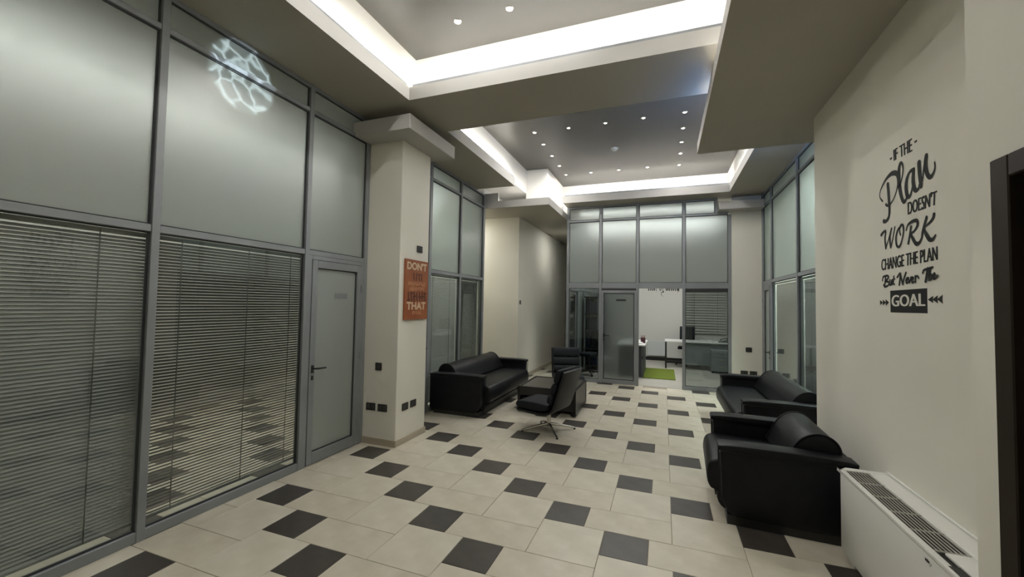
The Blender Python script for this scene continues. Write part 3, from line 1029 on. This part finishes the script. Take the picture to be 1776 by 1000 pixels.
WORK = [
  ( [(0.746, 2.105), (0.713, 2.119), (0.688, 2.118), (0.699, 2.072), (0.69, 2.01)] , [0.022, 0.02, 0.016, 0.02, 0.018] ),
  ( [(0.69, 2.01), (0.653, 2.065), (0.616, 2.124)] , [0.013, 0.01, 0.012] ),
  ( [(0.616, 2.124), (0.638, 2.069), (0.629, 2.008)] , [0.016, 0.022, 0.018] ),
  ( [(0.629, 2.008), (0.6, 2.063), (0.575, 2.126)] , [0.012, 0.01, 0.012] ),
  ( [(0.508, 2.119), (0.544, 2.099), (0.565, 2.057), (0.557, 2.011), (0.531, 1.998), (0.501, 2.029), (0.48, 2.079), (0.484, 2.118), (0.508, 2.124), (0.523, 2.098), (0.513, 2.067)] , [0.013, 0.016, 0.02, 0.02, 0.016, 0.013, 0.016, 0.018, 0.014, 0.011, 0.014] ),
  ( [(0.4, 2.096), (0.411, 2.056), (0.431, 2.004)] , [0.02, 0.02, 0.018] ),
  ( [(0.449, 2.085), (0.429, 2.113), (0.379, 2.124), (0.339, 2.118), (0.337, 2.09), (0.369, 2.065), (0.406, 2.058)] , [0.014, 0.016, 0.02, 0.022, 0.02, 0.015, 0.012] ),
  ( [(0.401, 2.055), (0.383, 2.023), (0.353, 1.991), (0.321, 1.992), (0.297, 2.015)] , [0.016, 0.024, 0.026, 0.02, 0.014] ),
  ( [(0.297, 2.015), (0.287, 2.051), (0.263, 2.095), (0.249, 2.119)] , [0.014, 0.018, 0.02, 0.022] ),
  ( [(0.184, 2.122), (0.193, 2.103), (0.224, 2.085), (0.276, 2.068)] , [0.022, 0.02, 0.015, 0.012] ),
  ( [(0.276, 2.068), (0.261, 2.036), (0.231, 1.999), (0.201, 1.99), (0.174, 2.011)] , [0.016, 0.026, 0.028, 0.02, 0.01] ),
]
NEVER = [
  ( [(0.739, 1.805), (0.73, 1.827), (0.701, 1.832), (0.674, 1.832), (0.662, 1.819), (0.697, 1.799), (0.663, 1.791), (0.666, 1.771), (0.71, 1.763), (0.725, 1.776)] , [0.014, 0.014, 0.014, 0.014, 0.014, 0.014, 0.014, 0.014, 0.014, 0.014] ),
  ( [(0.696, 1.831), (0.706, 1.794), (0.715, 1.766)] , [0.016, 0.016, 0.016] ),
  ( [(0.646, 1.804), (0.652, 1.777), (0.637, 1.772), (0.622, 1.802), (0.623, 1.773)] , [0.013, 0.013, 0.013, 0.013, 0.013] ),
  ( [(0.596, 1.822), (0.606, 1.782), (0.593, 1.772)] , [0.013, 0.013, 0.013] ),
  ( [(0.615, 1.803), (0.585, 1.807)] , [0.009, 0.009] ),
  ( [(0.56, 1.814), (0.537, 1.83), (0.522, 1.83), (0.537, 1.767)] , [0.013, 0.014, 0.017, 0.016] ),
  ( [(0.524, 1.829), (0.509, 1.794), (0.497, 1.77)] , [0.017, 0.017, 0.017] ),
  ( [(0.497, 1.77), (0.482, 1.804), (0.462, 1.835)] , [0.014, 0.014, 0.014] ),
  ( [(0.459, 1.784), (0.444, 1.795), (0.45, 1.804), (0.463, 1.79), (0.456, 1.772), (0.439, 1.778)] , [0.012, 0.012, 0.012, 0.012, 0.012, 0.012] ),
  ( [(0.435, 1.803), (0.425, 1.774), (0.408, 1.805)] , [0.013, 0.013, 0.013] ),
  ( [(0.403, 1.785), (0.385, 1.794), (0.392, 1.804), (0.403, 1.792), (0.397, 1.772), (0.379, 1.778)] , [0.012, 0.012, 0.012, 0.012, 0.012, 0.012] ),
  ( [(0.366, 1.808), (0.366, 1.774)] , [0.014, 0.014] ),
  ( [(0.364, 1.794), (0.351, 1.808), (0.337, 1.8), (0.333, 1.794)] , [0.012, 0.012, 0.012, 0.012] ),
  ( [(0.293, 1.82), (0.284, 1.834), (0.254, 1.838), (0.205, 1.843)] , [0.014, 0.014, 0.014, 0.014] ),
  ( [(0.247, 1.839), (0.257, 1.805), (0.27, 1.771)] , [0.02, 0.02, 0.017] ),
  ( [(0.226, 1.84), (0.238, 1.778)] , [0.016, 0.016] ),
  ( [(0.236, 1.791), (0.222, 1.807), (0.213, 1.8), (0.219, 1.779)] , [0.013, 0.013, 0.013, 0.013] ),
  ( [(0.203, 1.79), (0.183, 1.799), (0.188, 1.811), (0.201, 1.8), (0.198, 1.782), (0.179, 1.784), (0.163, 1.797)] , [0.012, 0.012, 0.012, 0.012, 0.012, 0.012, 0.012] ),
]
IFTHE = [(0.572, 2.539), (0.374, 2.528), (0.376, 2.605), (0.575, 2.609)]
DOESNT = [(0.429, 2.171), (0.164, 2.168), (0.157, 2.245), (0.428, 2.247)]
CHANGE = [(0.75, 1.87), (0.164, 1.878), (0.163, 1.951), (0.747, 1.944)]
GBOX = [(0.645, 1.599), (0.261, 1.606), (0.258, 1.735), (0.647, 1.728)]
GTXT = [(0.627, 1.636), (0.282, 1.638), (0.283, 1.709), (0.624, 1.706)]
DASH = [(0.607, 2.565), (0.337, 2.571)]
ARRL = [(0.778, 1.642), (0.667, 1.662), (0.777, 1.684)]
ARRR = [(0.128, 1.652), (0.249, 1.673), (0.127, 1.693)]



def word(name, fn, m='decal'):
    bm = nb(); fn(bm)
    bmesh.ops.recalc_face_normals(bm, faces=bm.faces[:])
    return obj(name, bm, m, t)


def many(L, off0=.0012):
    def f(bm):
        for k, (p, w) in enumerate(L):
            stroke(bm, p, w, off0 + .00012 * k, dm)
    return f


def tq(s, q, off=.0012, fat=.0035):
    def f(bm):
        for k, d in enumerate((-fat, 0, fat)):
            text_quad(bm, s, [(p[0] + d, p[1]) for p in q], off + .0001 * k, dm)
    return f


word('word', tq('IF THE', IFTHE))


def dash(c):
    return lambda bm: bm.faces.new([bm.verts.new(dm((c[0] + a, c[1] + b), .0012)) for a, b in ((.013, -.006), (-.013, -.006), (-.013, .006), (.013, .006))])


for c in DASH:
    word('dash', dash(c))
word('word', many(PLAN))
word('word', tq("DOESN'T", DOESNT))
word('word', many(WORK))
word('word', tq('CHANGE THE PLAN', CHANGE))
word('word', many(NEVER))
bm = nb()
box(bm, dm((GBOX[0][0], GBOX[0][1]), .0), dm((GBOX[1][0], GBOX[2][1]), .0012))
wb = obj('word_block', bm, 'decal', t)
bm = nb(); tq('GOAL', GTXT, .0017, .005)(bm)
obj('word', bm, 'decal_text', t)


def arrows(P, s):
    def f(bm):
        x0 = P[0][0]; x1 = P[1][0]; zc = P[1][1]; h = (P[2][1] - P[0][1]) / 2
        n = 3
        for k in range(n):
            a = x0 + (x1 - x0) * k / n; b = x0 + (x1 - x0) * (k + 1.15) / n
            hh = h * (.8 + .12 * (k if s > 0 else n - k))
            v = [bm.verts.new(dm(p, .0012 + .00015 * k)) for p in ((a, zc - hh), (b, zc), (a, zc + hh), (a + (b - a) * .06, zc))]
            bm.faces.new((v[0], v[1], v[2], v[3]))
    return f


word('arrow_row', arrows(ARRL, 1))
word('arrow_row', arrows(ARRR, -1))

# ================================================================== SIGN ON THE COLUMN
SY, SZ = 1.59, 1.76
t = thing('sign_board', 'rust orange lettered board hung on the square column', 'sign', (-1.5, SY, SZ))
bm = nb(); box(bm, (0.001, -.24, -.352), (.022, .24, .352), .002)
obj('board', bm, 'sign', t)
sm = lambda p, off: (.022 + off, p[0], p[1])


def sq(y0, y1, z0, z1):
    return [(y0, z0), (y1, z0), (y1, z1), (y0, z1)]


def slab_text(name, s, y0, y1, z0, z1, m):
    bm = nb()
    for dy, dz in ((0, 0), (.006, 0), (0, .005), (-.006, 0), (0, -.005)):
        text_quad(bm, s, sq(y0 + dy, y1 + dy, z0 + dz, z1 + dz), .001 + abs(dy) * .02 + abs(dz) * .03 + (dy + dz) * .004, sm)
    bmesh.ops.recalc_face_normals(bm, faces=bm.faces[:])
    obj(name, bm, m, t)


slab_text('word', "DON'T", -.205, .20, .235, .322, 'sign_cream')
slab_text('word', 'THAT', -.20, .19, -.232, -.150, 'sign_cream')
for q in ((-.205, -.115), (.15, .21)):
    bm = nb(); box(bm, (.022, q[0], .115), (.0226, q[1], .205))
    obj('ornament', bm, 'sign', t)
# rows worn past reading: short strokes of the same weight as the photo shows
rg = random.Random(3)


def worn(y0, y1, z0, z1, n, m, wd, slant=0.0):
    bm = nb()
    st = (y1 - y0) / n
    for k in range(n):
        y = y0 + st * (k + .5)
        d = rg.uniform(-.2, .2) * st
        stroke(bm, [(y - d - slant, z0 + rg.uniform(0, .012)), (y, (z0 + z1) / 2), (y + d + slant, z1 - rg.uniform(0, .012))], [wd] * 3, .0012 + k * .00004, sm)
        if rg.random() < .6:
            zz = rg.choice((z0 + .01, (z0 + z1) / 2, z1 - .01))
            stroke(bm, [(y - st * .3, zz), (y + st * .45, zz + rg.uniform(-.006, .006))], [wd * .8] * 2, .0018 + k * .00004, sm)
    bmesh.ops.recalc_face_normals(bm, faces=bm.faces[:])
    obj('worn_row', bm, m, t)


worn(-.10, .12, .115, .195, 4, 'sign_dark', .022)
worn(-.19, .19, .045, .095, 11, 'sign_tan', .012, .01)
worn(-.15, .16, -.015, .035, 9, 'sign_tan', .012, .01)
worn(-.20, .20, -.135, -.03, 7, 'sign_dark', .026)
worn(-.09, .09, -.295, -.255, 5, 'sign_tan', .014)

# ================================================================== SWITCHES AND SOCKETS
def plate(name, label, cat, c, axis, wd=.085, ht=.085, n=1, group=None):
    """axis 'y-': on a face looking to -y ; 'x+': on a face looking to +x"""
    t = thing(name, label, cat, c, 0 if axis == 'y-' else math.pi / 2, group)
    bm = nb(); box(bm, (-wd / 2, -.010, -ht / 2), (wd / 2, 0, ht / 2), .003, 2)
    obj('cover_plate', bm, 'plug', t)
    for k in range(n):
        x = -wd / 2 + wd * (k + .5) / n
        w = min(.048, wd / n * .62)
        bm = nb(); box(bm, (x - w / 2, -.0135, -.024), (x + w / 2, -.0095, .024), .002)
        p = obj('rocker' if 'switch' in name else 'insert', bm, 'plug_in', t)
    return t


g1 = 'dark wall sockets on the columns'
plate('light_switch', 'dark light switch on the front face of the square column', 'switch', (-1.746, 1.27, .875), 'y-')
plate('wall_socket', 'low dark double socket on the column front, next to the glass door', 'socket', (-1.838, 1.27, .417), 'y-', .125, .082, 2, g1)
plate('wall_socket', 'low dark double socket on the column front, nearer the column edge', 'socket', (-1.678, 1.27, .415), 'y-', .125, .082, 2, g1)
plate('wall_socket', 'low dark socket on the column side, nearer the column edge', 'socket', (-1.5, 1.438, .413), 'x+', .115, .082, 2, g1)
plate('wall_socket', 'low dark socket on the column side, nearer the left sofa', 'socket', (-1.5, 1.60, .415), 'x+', .115, .082, 2, g1)
plate('light_switch', 'small dark switch above the rust orange board', 'switch', (-1.5, 1.655, 2.255), 'x+', .11, .08, 2)
plate('light_switch', 'dark switch on the corridor wall above the left sofa', 'switch', (-1.58, 5.634, 1.65), 'x+', .085, .085)
plate('light_switch', 'dark switch on the pale far column', 'switch', (2.776, 6.12, .837), 'y-', .10, .085)
plate('wall_socket', 'low dark socket left of the pair behind the right sofa arm', 'socket', (2.70, 6.12, .405), 'y-', .12, .08, 2, g1)
plate('wall_socket', 'low dark socket right of the pair behind the right sofa arm', 'socket', (2.85, 6.12, .405), 'y-', .12, .08, 2, g1)

# ================================================================== RECESSED SPOTS
def downlight(x, y, label, first=[None]):
    if first[0] is None:
        t = thing('recessed_spot', label, 'ceiling light', (x, y, ZC), 0, 'recessed spots in the lit trays')
        bm = nb()
        n = 20
        ring = []
        for r, z in ((.0185, -.001), (.021, -.004), (.034, -.005), (.038, 0)):
            ring.append([bm.verts.new((r * math.cos(2 * math.pi * k / n), r * math.sin(2 * math.pi * k / n), z)) for k in range(n)])
        for a, b in zip(ring, ring[1:]):
            for k in range(n):
                bm.faces.new((a[k], a[(k + 1) % n], b[(k + 1) % n], b[k]))
        obj('trim_ring', bm, 'chrome', t, True)
        bm = nb(); disc(bm, (0, 0, -.003), .019, .002, 16)
        obj('lens', bm, 'lens', t)
        first[0] = t
    else:
        t = dup(first[0], (x, y, ZC), 0, label)
    ld = bpy.data.lights.get('spot_beam')
    if ld is None:
        ld = bpy.data.lights.new('spot_beam', 'SPOT')
        ld.energy = SPOT_W
        ld.color = (1, .975, .93)
        ld.spot_size = R(165)
        ld.spot_blend = .6
        ld.shadow_soft_size = .03
    lo = bpy.data.objects.new('spot_beam', ld)
    lo.location = (0, 0, -.02)
    COL.objects.link(lo)
    lo.parent = t
    return t


nth = ('first', 'second', 'third', 'fourth', 'fifth')
for k, x in enumerate((-.65, -.10, .46, 1.005, 1.56)):
    downlight(x, 3.54, '%s spot from the left in the near row of the far tray' % nth[k])
for k, y in enumerate((4.045, 4.62, 5.19, 5.77)):
    downlight(-.65, y, '%s spot behind the corner along the left side of the far tray' % nth[k])
for k, y in enumerate((4.085, 4.65, 5.19, 5.82)):
    downlight(1.56, y, '%s spot behind the corner along the right side of the far tray' % nth[k])
for k, x in enumerate((-.13, .43, .98)):
    downlight(x, 5.78, '%s spot from the left in the farthest row of the far tray' % nth[k])
for k, x in enumerate((-.60, -.06, .46)):
    downlight(x, .842, '%s spot from the left in the near tray, above the hall' % nth[k])
for k, y in enumerate((.0, -.85, -1.7)):  # spots out of view, added to light the near hall
    downlight(-.60, y, 'added unseen spot in the near tray above the frame, %s from the corner' % nth[k])
    downlight(1.3, y, 'added unseen spot in the near tray above the low tray, %s from the beam' % nth[k])
t = thing('smoke_detector', 'round white smoke detector in the middle of the far tray', 'smoke detector', (.48, 4.59, ZC))
bm = nb(); disc(bm, (0, 0, -.014), .062, .014, 24, .066)
obj('mounting_base', bm, 'dev_white', t, True)
bm = nb(); disc(bm, (0, 0, -.042), .036, .030, 24, .054)
obj('sensor_head', bm, 'dev_white', t, True)
bm = nb(); disc(bm, (0, 0, -.047), .014, .006, 12)
obj('test_button', bm, 'plug_in', t, True)

# ================================================================== FAR OFFICE
t = thing('rug', 'bright green rug on the office floor seen through the doorway', 'rug', (1.24, 8.0, .002))
bm = nb(); box(bm, (-.39, -.86, 0), (.30, .70, .016), .006, 2)
obj('pile', bm, 'rug', t)
bm = nb()
for s in (-1, 1):
    box(bm, (-.39, -.87 if s < 0 else .70, 0), (.30, -.86 if s < 0 else .71, .010))
obj('hem', bm, 'rug', t)


def desk(label, x0, x1, y0, y1, h, panel, legs, cat='desk'):
    cx_, cy_ = (x0 + x1) / 2, (y0 + y1) / 2
    t = thing('desk', label, cat, (cx_, cy_, .002))
    bm = nb(); box(bm, (x0 - cx_, y0 - cy_, h - .028), (x1 - cx_, y1 - cy_, h), .003)
    obj('desk_top', bm, 'desk_top', t)
    for p, m in panel:
        bm = nb(); box(bm, (p[0] - cx_, p[2] - cy_, p[4]), (p[1] - cx_, p[3] - cy_, p[5]), .002)
        obj('modesty_panel', bm, m, t)
    for lx, ly in legs:
        bm = nb(); box(bm, (lx - .02 - cx_, ly - .02 - cy_, 0), (lx + .02 - cx_, ly + .02 - cy_, h - .028), .002)
        obj('leg', bm, 'black', t)
    return t


dk1 = desk('dark sided desk with white top at the left of the open doorway', .30, .90, 7.05, 8.55, .745, [((.835, .86, 7.1, 8.5, .02, .715), 'desk_dark'), ((.32, .83, 7.1, 7.125, .02, .715), 'desk_dark')], [(.33, 8.5)])
dk2 = desk('long white topped desk at the right of the open doorway', 1.32, 2.95, 8.92, 9.62, .72, [((1.75, 2.9, 8.97, 8.99, .12, .69), 'desk_grey')], [(1.345, 8.95), (1.345, 9.58), (2.92, 8.95), (2.92, 9.58)])
bm = nb(); box(bm, (1.34 - 2.135, 9.3 - 9.27, .10), (2.9 - 2.135, 9.36 - 9.27, .16))
obj('cross_bar', bm, 'black', dk2)
t = thing('drawer_unit', 'grey drawer pedestal under the right end of the long desk', 'drawers', (2.60, 8.80, .002))
bm = nb(); box(bm, (-.21, -.16, .03), (.21, .14, .56), .004)
obj('carcass', bm, 'desk_grey', t)
for k in range(3):
    bm = nb(); box(bm, (-.20, -.172, .05 + k * .17), (.20, -.16, .21 + k * .17), .003)
    dr = obj('drawer', bm, 'desk_grey', t)
    bm = nb(); box(bm, (-.07, -.186, .15 + k * .17), (.07, -.172, .165 + k * .17), .003)
    obj('handle', bm, 'chrome', dr)
for sx in (-1, 1):
    for sy in (-.13, .11):
        bm = nb(); disc(bm, (sx * .17, sy, 0), .02, .031, 8)
        obj('castor', bm, 'black', t)
t = thing('radiator', 'white panel radiator low on the office back wall', 'radiator', (1.09, 10.5, .15))
bm = nb(); box(bm, (-.26, -.10, .0), (.255, -.02, .44), .008, 2)
obj('panel', bm, 'radiator', t)
bm = nb()
for k in range(18):
    box(bm, (-.25 + k * .0275, -.095, .44), (-.238 + k * .0275, -.025, .446))
obj('top_grille', bm, 'fan_slat', t)
bm = nb(); box(bm, (-.2, -.02, .1), (-.16, 0, .3)); box(bm, (.16, -.02, .1), (.2, 0, .3))
obj('bracket', bm, 'desk_grey', t)
# pen pot on the dark desk
t = thing('pen_pot', 'plum coloured pot on the white desk top by the doorway', 'pen pot', (.835, 7.55, .747))
bm = nb(); disc(bm, (0, 0, 0), .052, .13, 20, .056)
obj('pot', bm, 'purple', t, True)
for k in range(4):
    a = k * 1.7
    bm = nb(); tube(bm, [(.02 * math.cos(a), .02 * math.sin(a), .12), (.04 * math.cos(a), .04 * math.sin(a), .185)], .006, 6)
    obj('pen', bm, 'sign_tan' if k % 2 else 'black', t, True)
t = thing('paper_tray', 'white tray of papers beside the plum pot', 'tray', (.72, 7.35, .747))
bm = nb(); box(bm, (-.12, -.16, 0), (.14, .16, .008), .002)
obj('tray_base', bm, 'dev_white', t)
bm = nb(); box(bm, (-.10, -.14, .008), (.11, .14, .03))
obj('paper_stack', bm, 'paper', t)


def office_chair(label, loc, rz):
    t = thing('office_chair', label, 'chair', loc, rz, 'office chairs behind the far glazing')
    bm = nb(); prism(bm, smooth_prof([(-.22, .44), (.24, .44), (.26, .48), (.22, .515), (-.2, .51), (-.24, .48)], 2), -.23, .23, 'y', .02, 2)
    obj('seat', bm, 'fabric', t, True)
    bm = nb(); prism(bm, smooth_prof([(-.21, .64), (-.165, .66), (-.19, .86), (-.235, 1.06), (-.285, 1.05), (-.25, .8)], 2), -.20, .20, 'y', .03, 3)
    obj('backrest', bm, 'fabric', t, True)
    bm = nb(); tube(bm, [(-.1, 0, .43), (-.24, 0, .47), (-.262, 0, .62), (-.25, 0, .8)], .018, 8)
    obj('back_bracket', bm, 'black', t, True)
    bm = nb(); disc(bm, (0, 0, .09), .028, .36, 12)
    obj('gas_column', bm, 'black', t, True)
    for k in range(5):
        a = 2 * math.pi * k / 5
        bm = nb(); tube(bm, [(.02 * math.cos(a), .02 * math.sin(a), .10), (.30 * math.cos(a), .30 * math.sin(a), .065)], [.022, .014], 8)
        l = obj('base_leg', bm, 'black', t, True)
        bm = nb()
        bmesh.ops.create_uvsphere(bm, u_segments=10, v_segments=6, radius=.028, matrix=Matrix.Translation((.29 * math.cos(a), .29 * math.sin(a), .028)))
        obj('castor', bm, 'black', l, True)
    return t


oc = office_chair('dark office chair behind the long white desk', (1.90, 9.86, .002), R(-95))
dup(oc, (-.34, 7.0, .002), R(150), 'dark office chair close behind the leftmost far pane')
# storage rack seen through the leftmost far pane
RK = Vector((-.24, 8.85, .002))
t = thing('storage_rack', 'tall dark open rack of boxes behind the leftmost far pane', 'shelving', RK, R(90))
for sx in (-1.12, -.38, .38, 1.12):
    for sy in (0, .34):
        bm = nb(); box(bm, (sx - .02, sy - .02, 0), (sx + .02, sy + .02, 1.84))
        obj('post', bm, 'desk_grey', t)
for z in (.08, .50, .95, 1.38, 1.80):
    bm = nb(); box(bm, (-1.14, -.02, z), (1.14, .36, z + .03))
    obj('shelf', bm, 'black', t)
bm = nb(); box(bm, (-1.14, .352, .08), (1.14, .362, 1.82))
obj('back_panel', bm, 'desk_dark', t)
bd = None
for zi, z in enumerate((.11, .53, .98, 1.41)):
    for xi, x in enumerate((-.75, 0, .75)):
        lab = 'dark document box in the %s bay of the %s shelf of the tall rack' % (('nearest', 'middle', 'farthest')[xi], ('lowest', 'second', 'third', 'top')[zi])
        w = (RK.x - .02, RK.y + x, RK.z + z + .001)
        if bd is None:
            bd = thing('document_box', lab, 'box', w, R(90), 'document boxes on the tall rack')
            bm = nb(); box(bm, (-.26, .01, 0), (.26, .28, .30), .004)
            obj('carton', bm, 'binder', bd)
            bm = nb(); box(bm, (-.06, .0075, .12), (.06, .0095, .19))
            obj('label_patch', bm, 'binder2', bd)
        else:
            dup(bd, w, R(90), lab)
# white box on the floor by the rack
t = thing('storage_box', 'white box beside the mullion behind the leftmost far pane', 'box', (.02, 7.6, .002))
bm = nb(); box(bm, (-.14, -.1, .0), (.14, .1, .34), .003)
obj('carton', bm, 'paper', t)
bm = nb(); box(bm, (-.146, -.106, .29), (.146, .106, .35), .003)
obj('lid', bm, 'desk_top', t)
# telephone on the long desk
t = thing('telephone', 'dark desk telephone at the right end of the long desk', 'telephone', (2.72, 9.15, .722))
bm = nb(); prism(bm, [(-.11, 0), (.11, 0), (.11, .07), (-.11, .025)], -.09, .09, 'y', .004, 1)
obj('body', bm, 'desk_dark', t)
bm = nb(); tube(bm, [(-.08, -.06, .06), (-.05, -.06, .085), (.05, -.06, .115), (.09, -.06, .10)], [.02, .014, .014, .022], 8)
obj('handset', bm, 'black', t, True)
t = thing('document_pile', 'low pile of papers on the long desk behind the pane', 'papers', (2.30, 9.2, .722))
for k in range(4):
    bm = nb(); box(bm, (-.15 + .006 * k, -.1, k * .01), (.15 + .004 * k, .11, k * .01 + .009))
    obj('sheaf', bm, 'paper', t)
# blind of the office window at right rear
bw = lambda u, w, z: (u, 10.40 + w, z)
blind(bw, 1.86, 2.95, .06, 'pale blind on the office back wall above the long desk', 'blind_w', R(-25), z0=.85, z1=2.25, pitch=.075, wid=.06, cords=(.25, .8))
t = thing('curtain_pole', 'dark vertical rod hanging beside the pale office blind', 'rod', (3.0, 10.36, .75))
bm = nb(); tube(bm, [(0, 0, 0), (0, 0, 1.35)], .028, 10)
obj('rod', bm, 'desk_dark', t, True)
bm = nb(); box(bm, (-.04, -.02, 1.30), (.04, .08, 1.36))
obj('bracket', bm, 'desk_dark', t)
# lettering on the office wall, its upper half behind the transom
t = thing('office_lettering', 'dark script lettering on the office wall cut off by the transom', 'wall lettering', (1.2, 10.5, 2.2))
om = lambda p, off: (p[0] - 1.2, -off, p[1] - 2.2)
rg2 = random.Random(11)


def scribble(bm, x0, x1, z0, z1, step, wd):
    x = x0
    pts = []
    k = 0
    while x < x1:
        pts.append((x, z0 if k % 2 else z1 - rg2.uniform(0, .03)))
        x += step * rg2.uniform(.7, 1.2); k += 1
    stroke(bm, pts, [wd] * len(pts), .0015, om)


bm = nb(); scribble(bm, .83, 1.08, 2.085, 2.26, .028, .016); obj('word', bm, 'decal', t)
bm = nb(); scribble(bm, 1.15, 1.28, 2.085, 2.25, .035, .015); obj('word', bm, 'decal', t)
bm = nb(); scribble(bm, 1.33, 1.72, 2.085, 2.26, .028, .016); stroke(bm, [(1.69, 2.26), (1.69, 2.09), (1.675, 2.05)], [.016, .014, .01], .0018, om); obj('word', bm, 'decal', t)
bm = nb(); stroke(bm, [(1.27, 2.06), (1.22, 2.03), (1.22, 1.97), (1.26, 1.92)], [.012, .015, .012, .008], .0015, om); stroke(bm, [(1.275, 2.065), (1.26, 2.035)], [.04, .02], .0018, om)
obj('flourish', bm, 'decal', t)

# ================================================================== ADDED LAMPS (unseen, put in to brighten the offices and corridor)
def added_lamp(label, loc, m, size=(.6, .6)):
    t = thing('added_ceiling_lamp', label, 'added lamp', loc)
    bm = nb(); box(bm, (-size[0] / 2 - .03, -size[1] / 2 - .03, .012), (size[0] / 2 + .03, size[1] / 2 + .03, .06), .004)
    obj('housing', bm, 'dev_white', t)
    bm = nb(); box(bm, (-size[0] / 2, -size[1] / 2, 0), (size[0] / 2, size[1] / 2, .014))
    obj('diffuser', bm, m, t)


added_lamp('added unseen long lamp brightening the far office', (1.0, 7.35, 3.68), 'fill_far', (3.0, 1.6))
added_lamp('added unseen long lamp brightening the office behind the right glazing', (4.3, 4.4, 3.68), 'fill_right', (.3, 3.2))
added_lamp('added unseen long lamp brightening the office behind the left glazing', (-3.75, -.4, 3.74), 'fill_left', (.3, 5.2))
added_lamp('added unseen lamp brightening the office behind the left sofa', (-3.2, 3.55, 3.74), 'fill_sofa', (.3, 1.4))
added_lamp('added unseen lamp brightening the corridor', (-.80, 7.5, 3.38), 'fill_cor', (.10, .6))
added_lamp('added unseen lamp brightening the side passage', (-2.9, 5.05, 3.38), 'fill_cor', (.3, .3))

# added unseen spotlight on the tray; texture throws the net of light
CL = Vector((1.72, -.55, 3.60))
t = thing('added_net_light', 'added unseen light throwing the net pattern on the left glass', 'spotlight', CL)
bm = nb(); box(bm, (-.02, -.02, -.13), (.02, .02, -.03), .003)
obj('clip', bm, 'alu', t)
bm = nb(); tube(bm, [(.06, 0, .0), (-.02, 0, 0)], .028, 12)
obj('added_lamp_head', bm, 'alu', t, True)
ld = bpy.data.lights.new('added_net_beam', 'SPOT')
ld.energy = ADDED_NET_W
ld.color = (.80, .93, 1)
ld.spot_size = R(9.2)
ld.spot_blend = .25
ld.shadow_soft_size = .004
ld.use_nodes = True
nt = ld.node_tree
em = nt.nodes['Emission']
ge = nt.nodes.new('ShaderNodeNewGeometry')
vo = nt.nodes.new('ShaderNodeTexVoronoi')
vo.feature = 'SMOOTH_F1'
vo.feature = 'DISTANCE_TO_EDGE'
vo.inputs['Scale'].default_value = 26.0
no = nt.nodes.new('ShaderNodeTexNoise')
no.inputs['Scale'].default_value = 14.0
ad = nt.nodes.new('ShaderNodeMixRGB')
ad.blend_type = 'ADD'
ad.inputs[0].default_value = .045
nt.links.new(ge.outputs['Incoming'], no.inputs['Vector'])
nt.links.new(ge.outputs['Incoming'], ad.inputs[1])
nt.links.new(no.outputs['Color'], ad.inputs[2])
nt.links.new(ad.outputs[0], vo.inputs['Vector'])
rp = nt.nodes.new('ShaderNodeValToRGB')
rp.color_ramp.elements[0].position = .0
rp.color_ramp.elements[0].color = (1, 1, 1, 1)
rp.color_ramp.elements[1].position = .12
rp.color_ramp.elements[1].color = (.20, .20, .20, 1)
nt.links.new(vo.outputs['Distance'], rp.inputs[0])
nt.links.new(rp.outputs[0], em.inputs['Color'])
lo = bpy.data.objects.new('added_net_beam', ld)
aim = (Vector((-1.95, -.28, 3.44)) - (CL + Vector((-.035, 0, 0))))
lo.rotation_euler = aim.to_track_quat('-Z', 'Y').to_euler()
lo.location = (-.035, 0, 0)
COL.objects.link(lo)
lo.parent = t
